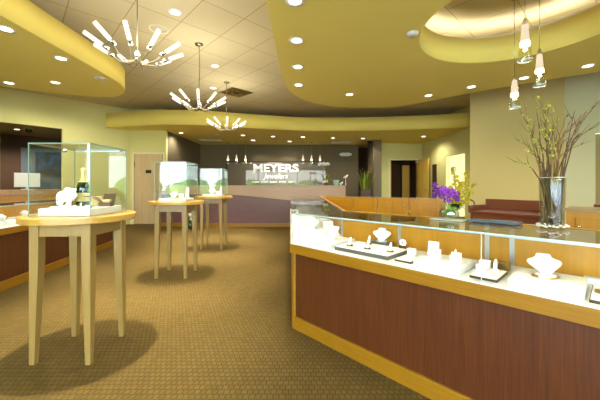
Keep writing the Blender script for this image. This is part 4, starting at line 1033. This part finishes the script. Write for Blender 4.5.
# things on the reception counter
CT_ = 1.191
oc = atd(326, 187, 8.95)
OR = thing('white_orchid_plant', 'potted white orchid with drooping spray on reception counter', 'plant', (oc.x, 8.95, CT_))
MB().lathe([(.0001, 0), (.05, 0), (.065, .08), (.06, .085), (.0001, .075)], 20, close=False).build('pot', 'planter_brown', OR)
st = MB().tube(spline([(0, 0, .07), (.03, 0, .35), (-.03, -.02, .66), (-.18, -.05, .68)], 6), .005, 6).build('flower_stem', 'leaf_green', OR)
for k in range(9):
    m = MB(); c = (-.20 + k * .034, -.04 + random.uniform(-.02, .02), .66 + random.uniform(-.05, .02)); flower(m, c, .055); flower(m, c, .05); m.build('bloom', 'white_petal', st)
for k in range(9):
    a = 2 * PI * k / 9; m = MB(); base = Vector((0, 0, .075)); tp = Vector((.20 * math.cos(a), .14 * math.sin(a), .16 + .1 * (k % 3))); md = base.lerp(tp, .5) + Vector((0, 0, .07)); s_ = Vector((-math.sin(a), math.cos(a), 0)) * .035
    m.add([tuple(base), tuple(md - s_), tuple(tp), tuple(md + s_), tuple(md - Vector((0, 0, .01)))], [(0, 1, 4), (1, 2, 4), (2, 3, 4), (3, 0, 4), (0, 3, 2, 1)], None, True)
    m.build('leaf', 'leaf_green' if k % 2 else 'leaf_lime', OR)
for k in range(4):
    m = MB(); c = (-.08 + .04 * k, -.08, .10 + .02 * (k % 2)); flower(m, c, .05); m.build('bloom', 'white_petal', OR)
ac = atd(336, 187, 8.95)
o = MB().lathe([(.0001, 0), (.06, 0), (.07, .02), (.10, .14), (.105, .16), (.095, .16), (.06, .03), (.0001, .025)], 28, close=False).build('ceramic_bowl', 'aqua_ceramic'); o.location = (ac.x, 8.95, CT_)
tag(o, 'pale aqua ceramic bowl on reception counter beside white orchid', 'bowl')
def bird(label, px, dz, s):
    p = atd(px, 187, 8.95); t = thing('bird_figurine', label, 'figurine', (p.x, 8.92, CT_), .4, 'white bird figurines on the counter')
    MB().lathe([(.0001, 0), (.03, 0), (.012, .015), (.006, dz), (.0001, dz)], 12, close=False).build('stand', 'white_gloss', t)
    MB().tube([(-.09 * s, 0, dz + .0), (-.03 * s, 0, dz + .02 * s), (.03 * s, 0, dz + .04 * s), (.055 * s, 0, dz + .075 * s), (.075 * s, 0, dz + .082 * s), (.1 * s, 0, dz + .078 * s)], [.004 * s, .03 * s, .038 * s, .022 * s, .02 * s, .002 * s], 10).build('body', 'white_gloss', t)
    return t
bird('white bird figurine on tall stand at right end of reception counter', 345.5, .22, 1.0)
bird('white bird figurine low at right end of reception counter', 340.9, .03, .8)
# planter with grasses behind the counter's end
pp = atd(365, 187, 9.3)
PL = thing('grass_planter', 'tall planter of green grasses and twigs before the brown column', 'plant', (pp.x, 9.3, 0))
MB().lathe([(.0001, 0), (.15, 0), (.2, 1.02), (.2, 1.06), (.18, 1.06), (.18, 1.0), (.0001, 1.0)], 4, T(0, 0, 0, PI / 4), smooth=False, close=False).build('pot', 'planter_brown', PL)
for k in range(90):
    a = random.uniform(0, 2 * PI); h = random.uniform(.25, .68); r = random.uniform(.08, .42)
    m = MB(); b0 = Vector((.1 * math.cos(a), .1 * math.sin(a), 1.0)); tp = Vector((r * math.cos(a), r * math.sin(a), 1.05 + h)); md = b0.lerp(tp, .5) + Vector((0, 0, .1))
    s_ = Vector((-math.sin(a), math.cos(a), 0)) * .014
    m.add([tuple(b0 - s_), tuple(b0 + s_), tuple(md + s_), tuple(md - s_), tuple(tp)], [(0, 1, 2, 3), (3, 2, 4)], None, True)
    m.build('grass_blade', 'grass_green' if k % 3 else 'leaf_lime', PL)
for k in range(12):
    a = random.uniform(0, 2 * PI); h = random.uniform(.55, .95)
    m = MB(); m.tube(spline([(.05 * math.cos(a), .05 * math.sin(a), 1.0), (.1 * math.cos(a), .1 * math.sin(a), 1.3), (.22 * math.cos(a), .2 * math.sin(a), 1.0 + h)], 5), [.005] * 6 + [.003] * 5, 5)
    m.ball((.22 * math.cos(a), .2 * math.sin(a), 1.0 + h), .015, (1, 1, 1.6), 6)
    m.build('twig', 'bark_light', PL)
# floor plant by the reception counter
fp = Vector((-3.0, 8.22))
FP = thing('floor_plant', 'small potted plant with white flowers on carpet before reception counter', 'plant', (fp.x, fp.y, 0))
MB().lathe([(.0001, 0), (.10, 0), (.13, .2), (.12, .2), (.0001, .18)], 20, close=False).build('pot', 'bottle_green', FP)
for k in range(24):
    a = random.uniform(0, 2 * PI); r = random.uniform(.1, .24); m = MB(); b0 = Vector((0, 0, .18)); tp = Vector((r * math.cos(a), r * math.sin(a), random.uniform(.22, .46))); md = b0.lerp(tp, .55) + Vector((0, 0, .06)); s_ = Vector((-math.sin(a), math.cos(a), 0)) * .035
    m.add([tuple(b0), tuple(md - s_), tuple(tp), tuple(md + s_)], [(0, 1, 2, 3)], None, True); m.build('leaf', 'leaf_green', FP)
for k in range(10):
    m = MB(); c = (random.uniform(.0, .18), random.uniform(-.16, -.05), random.uniform(.2, .44)); flower(m, c, .06); m.build('bloom', 'white_petal', FP)

# ------------------------------------------------------------------ daylight, world, camera
w = bpy.data.worlds.new('World'); SC.world = w; w.use_nodes = True; nt = w.node_tree
for n_ in list(nt.nodes): nt.nodes.remove(n_)
out = nt.nodes.new('ShaderNodeOutputWorld'); bg = nt.nodes.new('ShaderNodeBackground')
tc = nt.nodes.new('ShaderNodeTexCoord'); sp = nt.nodes.new('ShaderNodeSeparateXYZ'); rp = nt.nodes.new('ShaderNodeValToRGB')
L(nt, tc, 'Generated', sp, 'Vector'); L(nt, sp, 'Z', rp, 'Fac')
rp.color_ramp.elements[0].position = 0.0; rp.color_ramp.elements[0].color = (.86, .92, .95, 1)
rp.color_ramp.elements[1].position = 0.6; rp.color_ramp.elements[1].color = (.42, .62, .95, 1)
L(nt, rp, 'Color', bg, 'Color'); bg.inputs['Strength'].default_value = 20.0; L(nt, bg, 'Background', out, 'Surface')
for i in range(1):
    l = bpy.data.lights.new('daylight_portal', 'AREA'); l.shape = 'RECTANGLE'; l.size = WX[-1] - WX[0]; l.size_y = 2.48; l.cycles.is_portal = True
    o = bpy.data.objects.new('daylight_portal', l); COL.objects.link(o); o.location = ((WX[0] + WX[-1]) / 2, -3.1, 1.36); o.rotation_euler = (PI / 2, 0, 0); o.rotation_euler = (-PI / 2, 0, PI)
    o.rotation_euler = (math.radians(90), 0, 0)

sun = bpy.data.lights.new('sun', 'SUN'); sun.energy = 50; sun.angle = .01; sun.color = (1, .95, .86)
so = bpy.data.objects.new('sun', sun); COL.objects.link(so); so.location = (0, -10, 20); so.rotation_euler = Vector((.35, -.75, -.8)).to_track_quat('-Z', 'Y').to_euler()
cam = bpy.data.cameras.new('camera'); co = bpy.data.objects.new('camera', cam); COL.objects.link(co)
cam.sensor_width = 36; cam.lens = 18.0; cam.shift_y = -15 / 600; cam.clip_start = .02
co.location = (0, 0, H); co.rotation_euler = (PI / 2, 0, 0); SC.camera = co
SC.view_settings.view_transform = 'Standard'; SC.view_settings.look = 'None'; SC.view_settings.gamma = 1; SC.view_settings.exposure = 0.0
SC.view_settings.use_curve_mapping = False
SC.cycles.max_bounces = 10; SC.cycles.diffuse_bounces = 5; SC.cycles.transparent_max_bounces = 32; SC.cycles.glossy_bounces = 4
SC.cycles.sample_clamp_indirect = 6
SC.cycles.caustics_reflective = False; SC.cycles.caustics_refractive = False
